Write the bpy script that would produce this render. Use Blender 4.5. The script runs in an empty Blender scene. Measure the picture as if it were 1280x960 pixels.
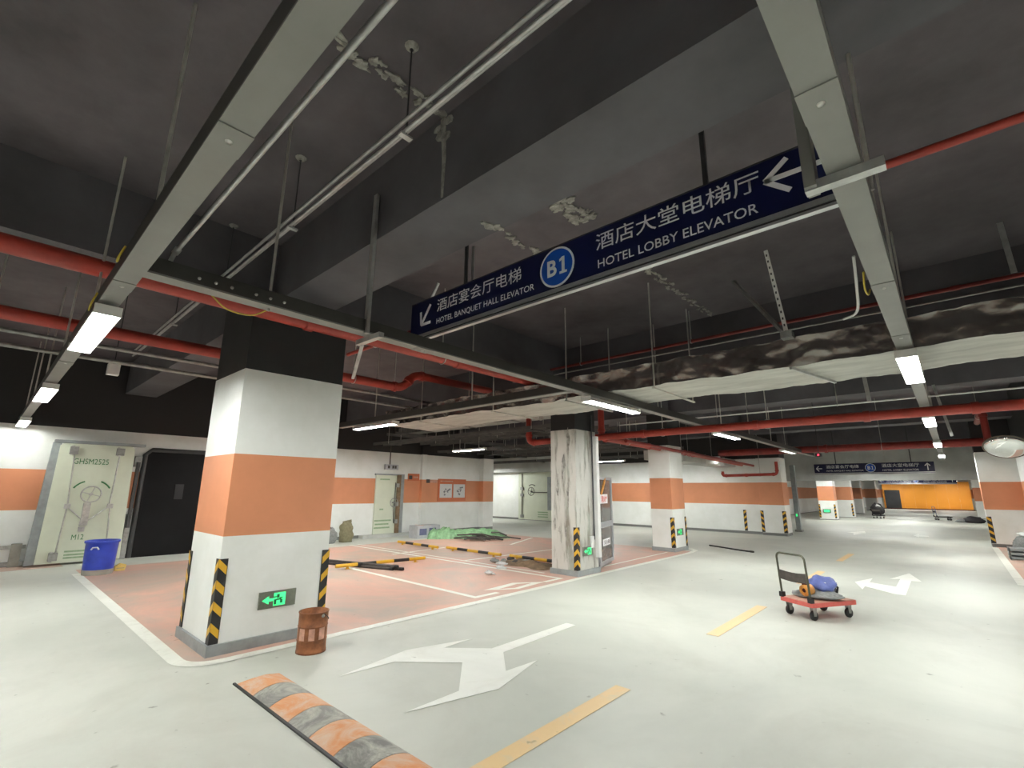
import bpy, math, random
from mathutils import Vector, Matrix, noise
random.seed(7)
S = bpy.context.scene
COL = S.collection
# ------------------------------------------------------------------ camera, world, exposure
CAM_H = 1.62
cd = bpy.data.cameras.new('camera'); cam = bpy.data.objects.new('camera', cd); COL.objects.link(cam)
cd.sensor_width = 36.0; cd.lens = 595.0 / 1280.0 * 36.0; cd.clip_end = 200; cd.clip_start = 0.02
def cam_rot(yaw, pitch, roll):
    yaw, pitch, roll = map(math.radians, (yaw, pitch, roll))
    f = Vector((math.sin(yaw)*math.cos(pitch), math.cos(yaw)*math.cos(pitch), math.sin(pitch)))
    r = Vector((math.cos(yaw), -math.sin(yaw), 0)); u = r.cross(f)
    r2 = r*math.cos(roll) + u*math.sin(roll); u2 = -r*math.sin(roll) + u*math.cos(roll)
    return Matrix((r2, u2, -f)).transposed()
cam.matrix_world = Matrix.Translation((0, 0, CAM_H)) @ cam_rot(-42.3, 12.55, 0.43).to_4x4()
S.camera = cam
w = bpy.data.worlds.new('world'); S.world = w; w.use_nodes = True
w.node_tree.nodes['Background'].inputs[0].default_value = (0.75, 0.8, 0.85, 1)
w.node_tree.nodes['Background'].inputs[1].default_value = 0.02
S.view_settings.view_transform = 'Standard'; S.view_settings.look = 'None'
S.view_settings.exposure = 1.10; S.view_settings.gamma = 1.0; S.view_settings.use_curve_mapping = False
TUBE_W = 140.0          # emission of the fluorescent tubes

# ------------------------------------------------------------------ materials
def new_mat(name):
    m = bpy.data.materials.new(name); m.use_nodes = True
    nt = m.node_tree; return m, nt, nt.nodes['Principled BSDF']
def N(nt, t, **kw):
    n = nt.nodes.new(t)
    for k, v in kw.items(): setattr(n, k, v)
    return n
def setin(n, **kw):
    for k, v in kw.items(): n.inputs[k.replace('_', ' ')].default_value = v
def col4(c): return (c[0], c[1], c[2], 1)
def srgb(r, g, b):
    f = lambda c: (c/255/12.92 if c/255 <= 0.04045 else ((c/255+0.055)/1.055)**2.4)
    return (f(r), f(g), f(b))
def mat(name, c, rough=0.5, metal=0.0, var=0.12, scale=6.0, bump=0.0, bscale=40.0, spec=0.5, stretch=None, emit=None, estr=0.0):
    m, nt, b = new_mat(name)
    tc = N(nt, 'ShaderNodeTexCoord'); mp = N(nt, 'ShaderNodeMapping')
    nt.links.new(tc.outputs['Object'], mp.inputs[0])
    if stretch: mp.inputs['Scale'].default_value = stretch
    nz = N(nt, 'ShaderNodeTexNoise'); setin(nz, Scale=scale, Detail=5.0, Roughness=0.6)
    nt.links.new(mp.outputs[0], nz.inputs['Vector'])
    r = N(nt, 'ShaderNodeValToRGB')
    r.color_ramp.elements[0].position = 0.3; r.color_ramp.elements[1].position = 0.7
    r.color_ramp.elements[0].color = col4([x*(1-var) for x in c]); r.color_ramp.elements[1].color = col4([min(1, x*(1+var)) for x in c])
    nt.links.new(nz.outputs[0], r.inputs[0]); nt.links.new(r.outputs[0], b.inputs['Base Color'])
    setin(b, Roughness=rough, Metallic=metal); b.inputs['Specular IOR Level'].default_value = spec
    if bump:
        n2 = N(nt, 'ShaderNodeTexNoise'); setin(n2, Scale=bscale, Detail=4.0)
        nt.links.new(mp.outputs[0], n2.inputs['Vector'])
        bp = N(nt, 'ShaderNodeBump'); setin(bp, Strength=bump, Distance=0.02)
        nt.links.new(n2.outputs[0], bp.inputs['Height']); nt.links.new(bp.outputs[0], b.inputs['Normal'])
    if emit:
        b.inputs['Emission Color'].default_value = col4(emit); b.inputs['Emission Strength'].default_value = estr
    return m
ORANGE = srgb(211, 140, 101); WHITE = (0.84, 0.86, 0.83); BLACK = (0.017, 0.016, 0.017)
def banded(name, white=WHITE, orange=ORANGE, top=2.92, b0=1.13, b1=1.98, plinth=0.10, stains=0.0):
    """white wall paint with an orange band, a grey skirting and black above: steps on the height."""
    m, nt, b = new_mat(name)
    tc = N(nt, 'ShaderNodeTexCoord'); sx = N(nt, 'ShaderNodeSeparateXYZ'); nt.links.new(tc.outputs['Object'], sx.inputs[0])
    def step(z):
        n = N(nt, 'ShaderNodeMath', operation='GREATER_THAN'); nt.links.new(sx.outputs['Z'], n.inputs[0]); n.inputs[1].default_value = z; return n
    cur = None
    nz = N(nt, 'ShaderNodeTexNoise'); setin(nz, Scale=1.3, Detail=6.0, Roughness=0.65); nt.links.new(tc.outputs['Object'], nz.inputs['Vector'])
    prev = [srgb(120, 122, 120), white, orange, white, BLACK]
    rgb = N(nt, 'ShaderNodeRGB'); rgb.outputs[0].default_value = col4(prev[0]); cur = rgb.outputs[0]
    for z, c in zip((plinth, b0, b1, top), prev[1:]):
        mx = N(nt, 'ShaderNodeMixRGB'); nt.links.new(step(z).outputs[0], mx.inputs[0]); nt.links.new(cur, mx.inputs[1]); mx.inputs[2].default_value = col4(c); cur = mx.outputs[0]
    # faint handling grime
    rp = N(nt, 'ShaderNodeValToRGB'); rp.color_ramp.elements[0].position = 0.35; rp.color_ramp.elements[1].position = 0.62
    rp.color_ramp.elements[0].color = (0.90, 0.90, 0.88, 1); rp.color_ramp.elements[1].color = (1, 1, 1, 1)
    nt.links.new(nz.outputs[0], rp.inputs[0])
    mu = N(nt, 'ShaderNodeMixRGB', blend_type='MULTIPLY'); mu.inputs[0].default_value = 1.0
    nt.links.new(cur, mu.inputs[1]); nt.links.new(rp.outputs[0], mu.inputs[2]); cur = mu.outputs[0]
    if stains:
        mp = N(nt, 'ShaderNodeMapping'); mp.inputs['Scale'].default_value = (7, 7, 0.9); nt.links.new(tc.outputs['Object'], mp.inputs[0])
        n2 = N(nt, 'ShaderNodeTexNoise'); setin(n2, Scale=1.0, Detail=8.0, Roughness=0.7); nt.links.new(mp.outputs[0], n2.inputs['Vector'])
        r2 = N(nt, 'ShaderNodeValToRGB'); r2.color_ramp.elements[0].position = 0.50; r2.color_ramp.elements[1].position = 0.60
        nt.links.new(n2.outputs[0], r2.inputs[0])
        n3 = N(nt, 'ShaderNodeTexNoise'); setin(n3, Scale=2.5, Detail=6.0); nt.links.new(tc.outputs['Object'], n3.inputs['Vector'])
        r3 = N(nt, 'ShaderNodeValToRGB'); r3.color_ramp.elements[0].color = col4(srgb(110, 100, 84)); r3.color_ramp.elements[1].color = col4(srgb(152, 160, 146))
        r3.color_ramp.elements[0].position = .4; r3.color_ramp.elements[1].position = .6
        nt.links.new(n3.outputs[0], r3.inputs[0])
        mz = N(nt, 'ShaderNodeMath', operation='MULTIPLY'); nt.links.new(r2.outputs[0], mz.inputs[0]); mz.inputs[1].default_value = stains
        mx = N(nt, 'ShaderNodeMixRGB'); nt.links.new(mz.outputs[0], mx.inputs[0]); nt.links.new(cur, mx.inputs[1]); nt.links.new(r3.outputs[0], mx.inputs[2]); cur = mx.outputs[0]
        bp = N(nt, 'ShaderNodeBump'); setin(bp, Strength=0.5, Distance=0.03); nt.links.new(r2.outputs[0], bp.inputs['Height']); nt.links.new(bp.outputs[0], b.inputs['Normal'])
    nt.links.new(cur, b.inputs['Base Color']); setin(b, Roughness=0.55)
    return m
def floor_mat(name, c1, c2, dirt, rough=0.33, dirt_amt=0.5, dscale=0.5, d0=.5, d1=.72):
    m, nt, b = new_mat(name)
    tc = N(nt, 'ShaderNodeTexCoord')
    a = N(nt, 'ShaderNodeTexNoise'); setin(a, Scale=0.45, Detail=7.0, Roughness=0.62, Distortion=0.6); nt.links.new(tc.outputs['Object'], a.inputs['Vector'])
    r = N(nt, 'ShaderNodeValToRGB'); r.color_ramp.elements[0].position = .36; r.color_ramp.elements[1].position = .64
    r.color_ramp.elements[0].color = col4(c1); r.color_ramp.elements[1].color = col4(c2); nt.links.new(a.outputs[0], r.inputs[0])
    d = N(nt, 'ShaderNodeTexNoise'); setin(d, Scale=dscale, Detail=9.0, Roughness=0.7, Distortion=1.2); nt.links.new(tc.outputs['Object'], d.inputs['Vector'])
    dr = N(nt, 'ShaderNodeValToRGB'); dr.color_ramp.elements[0].position = d0; dr.color_ramp.elements[1].position = d1
    nt.links.new(d.outputs[0], dr.inputs[0])
    k = N(nt, 'ShaderNodeMath', operation='MULTIPLY'); nt.links.new(dr.outputs[0], k.inputs[0]); k.inputs[1].default_value = dirt_amt
    mx = N(nt, 'ShaderNodeMixRGB'); nt.links.new(k.outputs[0], mx.inputs[0]); nt.links.new(r.outputs[0], mx.inputs[1]); mx.inputs[2].default_value = col4(dirt)
    nt.links.new(mx.outputs[0], b.inputs['Base Color'])
    # small dark specks and scuffs
    s = N(nt, 'ShaderNodeTexNoise'); setin(s, Scale=9.0, Detail=3.0, Roughness=0.5); nt.links.new(tc.outputs['Object'], s.inputs['Vector'])
    sr = N(nt, 'ShaderNodeValToRGB'); sr.color_ramp.elements[0].position = .22; sr.color_ramp.elements[1].position = .30
    sr.color_ramp.elements[0].color = (.5, .5, .48, 1); sr.color_ramp.elements[1].color = (1, 1, 1, 1); nt.links.new(s.outputs[0], sr.inputs[0])
    mu = N(nt, 'ShaderNodeMixRGB', blend_type='MULTIPLY'); mu.inputs[0].default_value = 1; nt.links.new(mx.outputs[0], mu.inputs[1]); nt.links.new(sr.outputs[0], mu.inputs[2])
    nt.links.new(mu.outputs[0], b.inputs['Base Color'])
    rr = N(nt, 'ShaderNodeMapRange'); setin(rr, To_Min=rough-.06, To_Max=rough+.16); nt.links.new(a.outputs[0], rr.inputs[0]); nt.links.new(rr.outputs[0], b.inputs['Roughness'])
    return m
M = dict(
    floor=floor_mat('grey_epoxy_floor', srgb(190, 194, 184), srgb(206, 208, 198), srgb(172, 172, 160), rough=.48, dirt_amt=.35),
    bay=floor_mat('salmon_bay_paint', srgb(204, 156, 138), srgb(216, 172, 152), srgb(176, 164, 150), rough=.5, dirt_amt=.85, dscale=.42, d0=.40, d1=.62),
    line=floor_mat('white_line_paint', srgb(224, 226, 216), srgb(240, 242, 232), srgb(190, 190, 176), rough=.5, dirt_amt=.5, dscale=2.0),
    arrow=floor_mat('white_arrow_paint', srgb(232, 234, 226), srgb(246, 248, 240), srgb(214, 214, 202), rough=.45, dirt_amt=.4, dscale=2.0),
    yline=floor_mat('worn_yellow_paint', srgb(228, 196, 142), srgb(236, 206, 156), srgb(206, 200, 176), rough=.5, dirt_amt=.75, dscale=2.4),
    band=banded('banded_wall_paint'), bandB=banded('water_damaged_column_paint', white=(.60, .59, .55), orange=(.60, .59, .55), top=2.9, stains=.8),
    plainwall=banded('plain_white_wall', orange=WHITE),
    bandfar=banded('far_banded_paint', plinth=.04),
    black=mat('black_ceiling_paint', (.106, .092, .102), .75, var=.35, scale=1.2, bump=.25, bscale=9),
    blackcol=mat('black_column_paint', (.020, .020, .021), .7, var=.25, scale=2),
    beam=mat('dark_beam_paint', (.098, .094, .105), .75, var=.3, scale=1.0, bump=.2, bscale=7),
    plaster=mat('bare_plaster', (.32, .31, .28), .85, var=.5, scale=14, bump=.6, bscale=30),
    galv=mat('galvanised_steel', (.50, .51, .50), .42, .75, var=.2, scale=9),
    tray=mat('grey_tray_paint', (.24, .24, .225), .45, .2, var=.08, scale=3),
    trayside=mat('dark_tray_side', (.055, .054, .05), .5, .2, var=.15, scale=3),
    ladder=mat('dull_ladder_steel', (.14, .14, .135), .5, .4, var=.2, scale=3),
    rod=mat('zinc_rod', (.55, .54, .50), .45, .6, var=.2, scale=6),
    darkrod=mat('dark_rod', (.06, .06, .065), .5, .3, var=.2),
    red=mat('red_pipe_enamel', srgb(164, 58, 46), .42, 0, var=.2, scale=4),
    reddark=mat('dark_red_pipe', srgb(132, 44, 38), .45, 0, var=.25, scale=4),
    foil=mat('crumpled_foil', (.31, .295, .28), .32, .85, var=.4, scale=3.5, bump=.6, bscale=16),
    wrap=mat('pale_duct_wrap', (.50, .50, .46), .55, .25, var=.25, scale=2.2, bump=.5, bscale=9, stretch=(.5, 2, 2)),
    white=mat('white_enamel', (.78, .78, .76), .4, var=.05),
    tube=mat('lit_tube', (1, 1, 1), .4, var=0, emit=(.985, 1.0, .965), estr=TUBE_W),
    softtube=mat('soft_tube', (1, 1, 1), .4, var=0, emit=(.985, 1.0, .965), estr=TUBE_W*.80),
    halftube=mat('half_tube', (1, 1, 1), .4, var=0, emit=(.985, 1.0, .965), estr=TUBE_W*.45),
    wanetube=mat('waning_tube', (1, 1, 1), .4, var=0, emit=(.985, 1.0, .965), estr=TUBE_W*.2),
    dimtube=mat('weak_tube', (1, 1, 1), .4, var=0, emit=(.96, 1.0, .94), estr=1.2),
    navy=mat('navy_sign_film', srgb(16, 22, 66), .32, var=.06),
    signblue=mat('bright_blue_film', srgb(24, 84, 186), .35, var=.03),
    lettering=mat('white_sign_film', (.90, .90, .92), .45, var=.02),
    alu=mat('aluminium', (.58, .59, .60), .35, .8, var=.08),
    rubber=mat('black_rubber', (.014, .014, .015), .5, var=.3, scale=9),
    yellow=mat('yellow_reflective', srgb(214, 166, 44), .4, var=.1, scale=9),
    bumpor=floor_mat('worn_orange_rubber', srgb(212, 142, 92), srgb(222, 158, 110), srgb(214, 202, 184), rough=.7, dirt_amt=.75, dscale=3.2, d0=.42, d1=.66),
    bumpbk=floor_mat('dusty_black_rubber', srgb(112, 112, 108), srgb(148, 148, 142), srgb(202, 200, 188), rough=.7, dirt_amt=.85, dscale=3.2, d0=.42, d1=.66),
    rust=mat('rusty_paint_tin', srgb(140, 88, 56), .55, .25, var=.45, scale=11),
    rustpink=mat('faded_tin_label', srgb(196, 150, 130), .6, var=.25, scale=14),
    rustdark=mat('dried_red_paint', srgb(84, 26, 18), .6, var=.4, scale=12),
    blue=mat('blue_plastic', srgb(44, 66, 176), .42, var=.2, scale=5),
    dust=mat('dust_grey', srgb(150, 148, 138), .9, var=.2),
    doorgreen=mat('pale_green_steel', srgb(212, 218, 198), .45, var=.06, scale=2),
    dooredge=mat('grey_steel_edge', srgb(150, 156, 156), .5, .2, var=.15),
    dark=mat('black_steel_door', (.007, .0065, .007), .7, var=.2, scale=2, spec=.15),
    darkframe=mat('dark_rubber_frame', (.05, .05, .05), .45, var=.2),
    chrome=mat('worn_chrome', (.55, .55, .53), .28, .9, var=.2, scale=14),
    steel=mat('dull_steel', (.33, .33, .31), .45, .6, var=.25, scale=10),
    green=mat('green_stencil', srgb(44, 116, 60), .6, var=.2, scale=30),
    palegreen=mat('faded_stencil', srgb(150, 176, 140), .6, var=.2, scale=30),
    exitplate=mat('brushed_exit_plate', srgb(128, 132, 120), .38, .6, var=.1, scale=30),
    exitgreen=mat('exit_green_glow', (.05, .7, .2), .4, var=0, emit=(.06, 1.0, .28), estr=.5),
    exitdark=mat('exit_dark_green', (.01, .12, .04), .4, var=.05),
    truckred=mat('red_plastic_deck', srgb(196, 92, 84), .5, var=.12, scale=8),
    truckgrey=mat('grey_green_tube', srgb(78, 80, 66), .4, .3, var=.1),
    bluebag=mat('blue_bag', srgb(98, 112, 176), .45, var=.2, scale=12, bump=.3, bscale=20),
    greycloth=mat('grey_cloth', srgb(140, 142, 140), .85, var=.25, scale=20, bump=.4),
    darkcloth=mat('dark_cloth', srgb(44, 42, 44), .8, var=.3, scale=20, bump=.4),
    tape=mat('amber_roll', srgb(214, 150, 70), .4, var=.2, scale=20),
    foam=mat('yellow_foam', srgb(222, 194, 112), .8, var=.12, scale=12, bump=.3),
    carton=mat('pale_carton', srgb(180, 182, 186), .7, var=.12, scale=8),
    cartonprint=mat('carton_print', srgb(92, 96, 128), .6, var=.2, scale=8),
    tarp=mat('green_tarpaulin', srgb(132, 172, 128), .6, var=.35, scale=9, bump=.6, bscale=12),
    strip=mat('dark_strip', srgb(70, 64, 60), .7, var=.35, scale=9),
    sack=mat('woven_sack', srgb(132, 126, 98), .85, var=.2, scale=14, bump=.5, bscale=60),
    dirt=mat('brown_debris', srgb(126, 104, 80), .95, var=.4, scale=8, bump=.8, bscale=18),
    plastic=mat('clear_wrap', srgb(214, 216, 214), .25, var=.15, scale=20),
    board=mat('orange_notice_board', srgb(196, 106, 66), .45, var=.04),
    paper=mat('printed_paper', srgb(206, 206, 204), .6, var=.10, scale=26),
    ink=mat('grey_ink', srgb(120, 120, 124), .6, var=.3, scale=60),
    redink=mat('red_ink', srgb(206, 60, 40), .5, var=.05),
    glass=mat('smoked_panel', srgb(96, 96, 94), .15, var=.12, scale=2),
    cabframe=mat('cabinet_frame', srgb(172, 176, 180), .4, .4, var=.08),
    mirror=mat('convex_mirror_glass', (.80, .81, .80), .04, 1.0, var=.02),
    mirrorrim=mat('mirror_rim', srgb(96, 84, 70), .5, var=.1),
    amber=mat('amber_hoarding', srgb(224, 146, 40), .55, var=.05, scale=.4),
    hdr=mat('grey_concrete_header', (.52, .53, .50), .7, var=.15, scale=1.2),
    cable=mat('white_cable', (.7, .7, .68), .5, var=.05),
    ycable=mat('yellow_cable', srgb(196, 176, 60), .5, var=.1),
    redled=mat('red_led', (.5, .02, .02), .4, var=0, emit=(1, .03, .06), estr=2.5),
)
for k in ('paper',):
    pass

def foil_mat(name):
    m, nt, b = new_mat(name)
    tc = N(nt, 'ShaderNodeTexCoord')
    nz = N(nt, 'ShaderNodeTexNoise'); setin(nz, Scale=4.0, Detail=3.0); nt.links.new(tc.outputs['Object'], nz.inputs['Vector'])
    mx = N(nt, 'ShaderNodeMixRGB'); mx.inputs[0].default_value = .12; nt.links.new(tc.outputs['Object'], mx.inputs[1]); nt.links.new(nz.outputs['Color'], mx.inputs[2])
    vo = N(nt, 'ShaderNodeTexVoronoi', feature='F1'); setin(vo, Scale=3.2); nt.links.new(mx.outputs[0], vo.inputs['Vector'])
    v2 = N(nt, 'ShaderNodeTexVoronoi', feature='F1'); setin(v2, Scale=19.0); nt.links.new(mx.outputs[0], v2.inputs['Vector'])
    ad = N(nt, 'ShaderNodeMath', operation='MULTIPLY_ADD'); nt.links.new(v2.outputs['Distance'], ad.inputs[0]); ad.inputs[1].default_value = .10; nt.links.new(vo.outputs['Distance'], ad.inputs[2])
    bp = N(nt, 'ShaderNodeBump'); setin(bp, Strength=.45, Distance=.045); nt.links.new(ad.outputs[0], bp.inputs['Height']); nt.links.new(bp.outputs[0], b.inputs['Normal'])
    r = N(nt, 'ShaderNodeValToRGB'); r.color_ramp.elements[0].color = (.24, .225, .215, 1); r.color_ramp.elements[1].color = (.40, .38, .36, 1)
    r.color_ramp.elements[0].position = .38; r.color_ramp.elements[1].position = .66
    n2 = N(nt, 'ShaderNodeTexNoise'); setin(n2, Scale=1.6, Detail=4.0); nt.links.new(tc.outputs['Object'], n2.inputs['Vector']); nt.links.new(n2.outputs[0], r.inputs[0])
    nt.links.new(r.outputs[0], b.inputs['Base Color']); setin(b, Roughness=.27, Metallic=.88)
    return m
M['foil'] = foil_mat('creased_foil')

# ------------------------------------------------------------------ mesh helpers
ORG = {}
def origin(p):
    return ORG.get(p.name, Vector((0, 0, 0))) if p else Vector((0, 0, 0))
class MB:
    def __init__(s): s.v = []; s.f = []; s.sm = []
    def add(s, vs, fs, smooth=False):
        o = len(s.v); s.v += [Vector(q) for q in vs]; s.f += [tuple(i+o for i in f) for f in fs]; s.sm += [smooth]*len(fs); return s
    def box(s, a, b):
        x0, y0, z0 = a; x1, y1, z1 = b
        return s.add([(x0,y0,z0),(x1,y0,z0),(x1,y1,z0),(x0,y1,z0),(x0,y0,z1),(x1,y0,z1),(x1,y1,z1),(x0,y1,z1)],
                     [(3,2,1,0),(4,5,6,7),(0,1,5,4),(1,2,6,5),(2,3,7,6),(3,0,4,7)])
    def bar(s, p, q, w, h=None, up=(0, 0, 1)):
        h = w if h is None else h; p = Vector(p); q = Vector(q); d = (q-p).normalized(); up = Vector(up)
        if abs(d.dot(up)) > .98: up = Vector((0, 1, 0))
        a = d.cross(up).normalized()*w/2; b = a.cross(d).normalized()*h/2
        vs = [p-a-b, p+a-b, p+a+b, p-a+b, q-a-b, q+a-b, q+a+b, q-a+b]
        return s.add(vs, [(0,1,2,3),(7,6,5,4),(1,0,4,5),(2,1,5,6),(3,2,6,7),(0,3,7,4)])
    def tube(s, pts, r, n=10, cap=True, smooth=True):
        pts = [Vector(p) for p in pts]; rs = r if isinstance(r, (list, tuple)) else [r]*len(pts)
        rings = []; a = None
        for i, p in enumerate(pts):
            d = (pts[min(i+1, len(pts)-1)]-pts[max(i-1, 0)]).normalized()
            if a is None:
                up = Vector((0, 0, 1)) if abs(d.z) < .9 else Vector((1, 0, 0)); a = d.cross(up).normalized()
            else: a = (a - d*a.dot(d)).normalized()
            b = d.cross(a); rings.append([p + (a*math.cos(t)+b*math.sin(t))*rs[i] for t in [2*math.pi*k/n for k in range(n)]])
        vs = [q for R_ in rings for q in R_]; fs = []
        for i in range(len(pts)-1):
            for k in range(n):
                fs.append((i*n+k, i*n+(k+1) % n, (i+1)*n+(k+1) % n, (i+1)*n+k))
        s.add(vs, fs, smooth)
        if cap: s.add(rings[0], [tuple(range(n))[::-1]]); s.add(rings[-1], [tuple(range(n))])
        return s
    def lathe(s, c, prof, n=24, axis=(0, 0, 1), smooth=True):
        c = Vector(c); z = Vector(axis).normalized(); x = z.orthogonal().normalized(); y = z.cross(x); vs = []; fs = []
        for r, h in prof:
            for k in range(n):
                t = 2*math.pi*k/n; vs.append(c + (x*math.cos(t)+y*math.sin(t))*r + z*h)
        for i in range(len(prof)-1):
            for k in range(n): fs.append((i*n+k, i*n+(k+1) % n, (i+1)*n+(k+1) % n, (i+1)*n+k))
        return s.add(vs, fs, smooth)
    def prism(s, poly, fn, d):
        """polygon of 2-D points, fn maps (u,v,t) to the world, thickness d"""
        n = len(poly); vs = [fn(u, v, 0) for u, v in poly] + [fn(u, v, d) for u, v in poly]
        return s.add(vs, [tuple(range(n))[::-1], tuple(range(n, 2*n))] + [(i, (i+1) % n, n+(i+1) % n, n+i) for i in range(n)])
    def torus(s, c, R_, r, axis, n=24, m=8):
        c = Vector(c); z = Vector(axis).normalized(); x = z.orthogonal().normalized(); y = z.cross(x)
        return s.tube([c+(x*math.cos(t)+y*math.sin(t))*R_ for t in [2*math.pi*k/n for k in range(n+1)]], r, m, False)
    def mesh(s, name, m, org):
        me = bpy.data.meshes.new(name); me.from_pydata([v-org for v in s.v], [], s.f); me.update()
        import bmesh
        bm = bmesh.new(); bm.from_mesh(me); bmesh.ops.recalc_face_normals(bm, faces=bm.faces); bm.to_mesh(me); bm.free()
        for p, q in zip(me.polygons, s.sm): p.use_smooth = q
        me.materials.append(M[m] if isinstance(m, str) else m); return me
    def build(s, name, m, parent=None):
        org = origin(parent)
        if parent is None and s.v:      # origin of a single-mesh thing: the middle of its base
            xs = [v.x for v in s.v]; ys = [v.y for v in s.v]; zs = [v.z for v in s.v]
            org = Vector(((min(xs)+max(xs))/2, (min(ys)+max(ys))/2, 0 if getattr(s, 'zero', False) else min(zs)))
        o = bpy.data.objects.new(name, s.mesh(name, m, org)); COL.objects.link(o)
        if parent: o.parent = parent; ORG[o.name] = org
        else: o.location = org; ORG[o.name] = org
        return o
def tag(o, label=None, cat=None, group=None, kind=None):
    for k, v in (('label', label), ('category', cat), ('group', group), ('kind', kind)):
        if v: o[k] = v
    return o
def thing(name, label, cat, loc, group=None):
    o = bpy.data.objects.new(name, None); COL.objects.link(o); o.location = loc; o.empty_display_size = .1
    ORG[o.name] = Vector(loc); return tag(o, label, cat, group)
def copy_tree(o, loc, label=None, rotz=None):
    c = o.copy(); COL.objects.link(c); c.location = loc
    if rotz is not None: c.rotation_euler.z = rotz
    if label: c['label'] = label
    ORG[c.name] = Vector(loc)
    for ch in [q for q in bpy.data.objects if q.parent == o]:
        d = ch.copy(); COL.objects.link(d); d.parent = c
        for g in [q for q in bpy.data.objects if q.parent == ch]:
            e = g.copy(); COL.objects.link(e); e.parent = d
    return c
def B(a, b, name, m, parent=None):
    return MB().box(a, b).build(name, m, parent)
def text(parent, name, body, m, fit, place, bold=0.0, depth=.003, keep=False):
    """body as flat lettering; fit=(u0,u1,v0,v1) box; place(u,v,t) -> world"""
    cu = bpy.data.curves.new(name, 'FONT'); cu.body = body; cu.size = 1; cu.offset = bold; cu.resolution_u = 3; cu.fill_mode = 'FRONT'
    ob = bpy.data.objects.new(name+'_tmp', cu); COL.objects.link(ob); bpy.context.view_layer.update()
    me = bpy.data.meshes.new_from_object(ob.evaluated_get(bpy.context.evaluated_depsgraph_get()))
    bpy.data.objects.remove(ob); bpy.data.curves.remove(cu)
    xs = [v.co.x for v in me.vertices]; ys = [v.co.y for v in me.vertices]
    if not xs: return None
    x0, x1, y0, y1 = min(xs), max(xs), min(ys), max(ys)
    u0, u1, v0, v1 = fit; org = origin(parent)
    for v in me.vertices:
        u = u0+(v.co.x-x0)/(x1-x0)*(u1-u0); q = v0+(v.co.y-y0)/max(y1-y0, 1e-6)*(v1-v0)
        v.co = Vector(place(u, q, depth))-org
    me.name = name; me.materials.clear(); me.materials.append(M[m]); me.update()
    o = bpy.data.objects.new(name, me); COL.objects.link(o); o.parent = parent; ORG[o.name] = org
    return o
def struct(name, mb, m, label=None):
    mb.zero = True
    # structure keeps world coordinates so that the height bands line up
    o = bpy.data.objects.new(name, mb.mesh(name, m, Vector((0, 0, 0)))); COL.objects.link(o); ORG[o.name] = Vector((0, 0, 0))
    return tag(o, label, None, None, 'structure')
def lump(c, r, seed, amp=.18, n=14, m=10, flat=0.0):
    """an irregular soft body sitting on z = c.z"""
    mb = MB(); vs = []; fs = []; c = Vector(c)
    for i in range(m+1):
        ph = math.pi*i/m
        for k in range(n):
            t = 2*math.pi*k/n; d = Vector((math.sin(ph)*math.cos(t), math.sin(ph)*math.sin(t), math.cos(ph)))
            s = 1+amp*noise.noise(d*1.6+Vector((seed*7.3, seed*3.1, 0)))*1.6+amp*.5*noise.noise(d*4+Vector((seed, 0, seed)))
            p = Vector((d.x*r[0]*s, d.y*r[1]*s, d.z*r[2]*s)); p.z = max(p.z, -r[2]*.72); vs.append(c+p+Vector((0, 0, r[2]*.72)))
    for i in range(m):
        for k in range(n): fs.append((i*n+k, (i+1)*n+k, (i+1)*n+(k+1) % n, i*n+(k+1) % n))
    return mb.add(vs, fs, True)

# ------------------------------------------------------------------ the shell
SLAB = 4.60; BZ = 3.83
fl = struct('floor', MB().box((-24, -7, -.2), (9, 70, 0)), 'floor', 'pale grey epoxy floor of the underground car park')
ce = struct('ceiling', MB().box((-24, -7, SLAB), (9, 70, SLAB+.2)), 'black', 'black painted concrete slab overhead')
# beams along X on the column lines and along Y over the columns
def beam(a, b):
    o = B(a, b, 'beam', 'beam', ce); return o
for y0, y1 in ((2.08, 2.70), (8.12, 8.75), (13.2, 13.85), (19.9, 20.6)):
    beam((-24, y0, BZ), (9, y1, SLAB))
for y in (27.0, 41.5, 48.0, 56.0): beam((-24, y, BZ), (9, y+.6, SLAB))
beam((-6.45, -7, BZ+.01), (-5.85, 70, SLAB))
def wall(name, a, b, m='band', label=None):
    return struct(name, MB().box(a, b), m, label)
wall('wall_left', (-15.4, -7, 0), (-14.6, 6.4, SLAB), label='white wall with orange band behind the blast doors')
wall('wall_left_rear', (-15.8, 6.4, 0), (-15.0, 11.3, SLAB), label='white wall with orange band around the small pale door')
wall('wall_left_notice', (-15.8, 11.3, 0), (-15.0, 15.0, SLAB), label='white wall with orange band behind the notice board')
wall('wall_passage', (-24, 15.0, 0), (-15.8, 15.4, SLAB))
wall('wall_passage_end', (-24, 20.9, 0), (-15.0, 21.5, SLAB), 'plainwall', label='plain white wall at the end of the side passage')
wall('wall_far', (-15.0, 20.9, 0), (-5.6, 21.5, SLAB), label='long white wall with orange band at the back of the bays')
wall('wall_far_left', (-24, 15.4, 0), (-23.6, 20.9, SLAB))
wall('wall_rear', (-24, -7.4, 0), (9, -7, SLAB))
wall('wall_right_near', (8.6, -7, 0), (9, 15, SLAB))
wall('wall_right_return', (1.55, 15.0, 0), (9, 15.4, SLAB))
wall('wall_right', (1.55, 15.4, 0), (2.0, 66, SLAB), label='white right hand wall with orange band along the aisle')
wall('wall_end', (-9, 64.6, 0), (2, 65, SLAB), 'bandfar')
wall('wall_far_side', (-9.4, 21.5, 0), (-9.0, 65, SLAB), 'bandfar')
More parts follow.
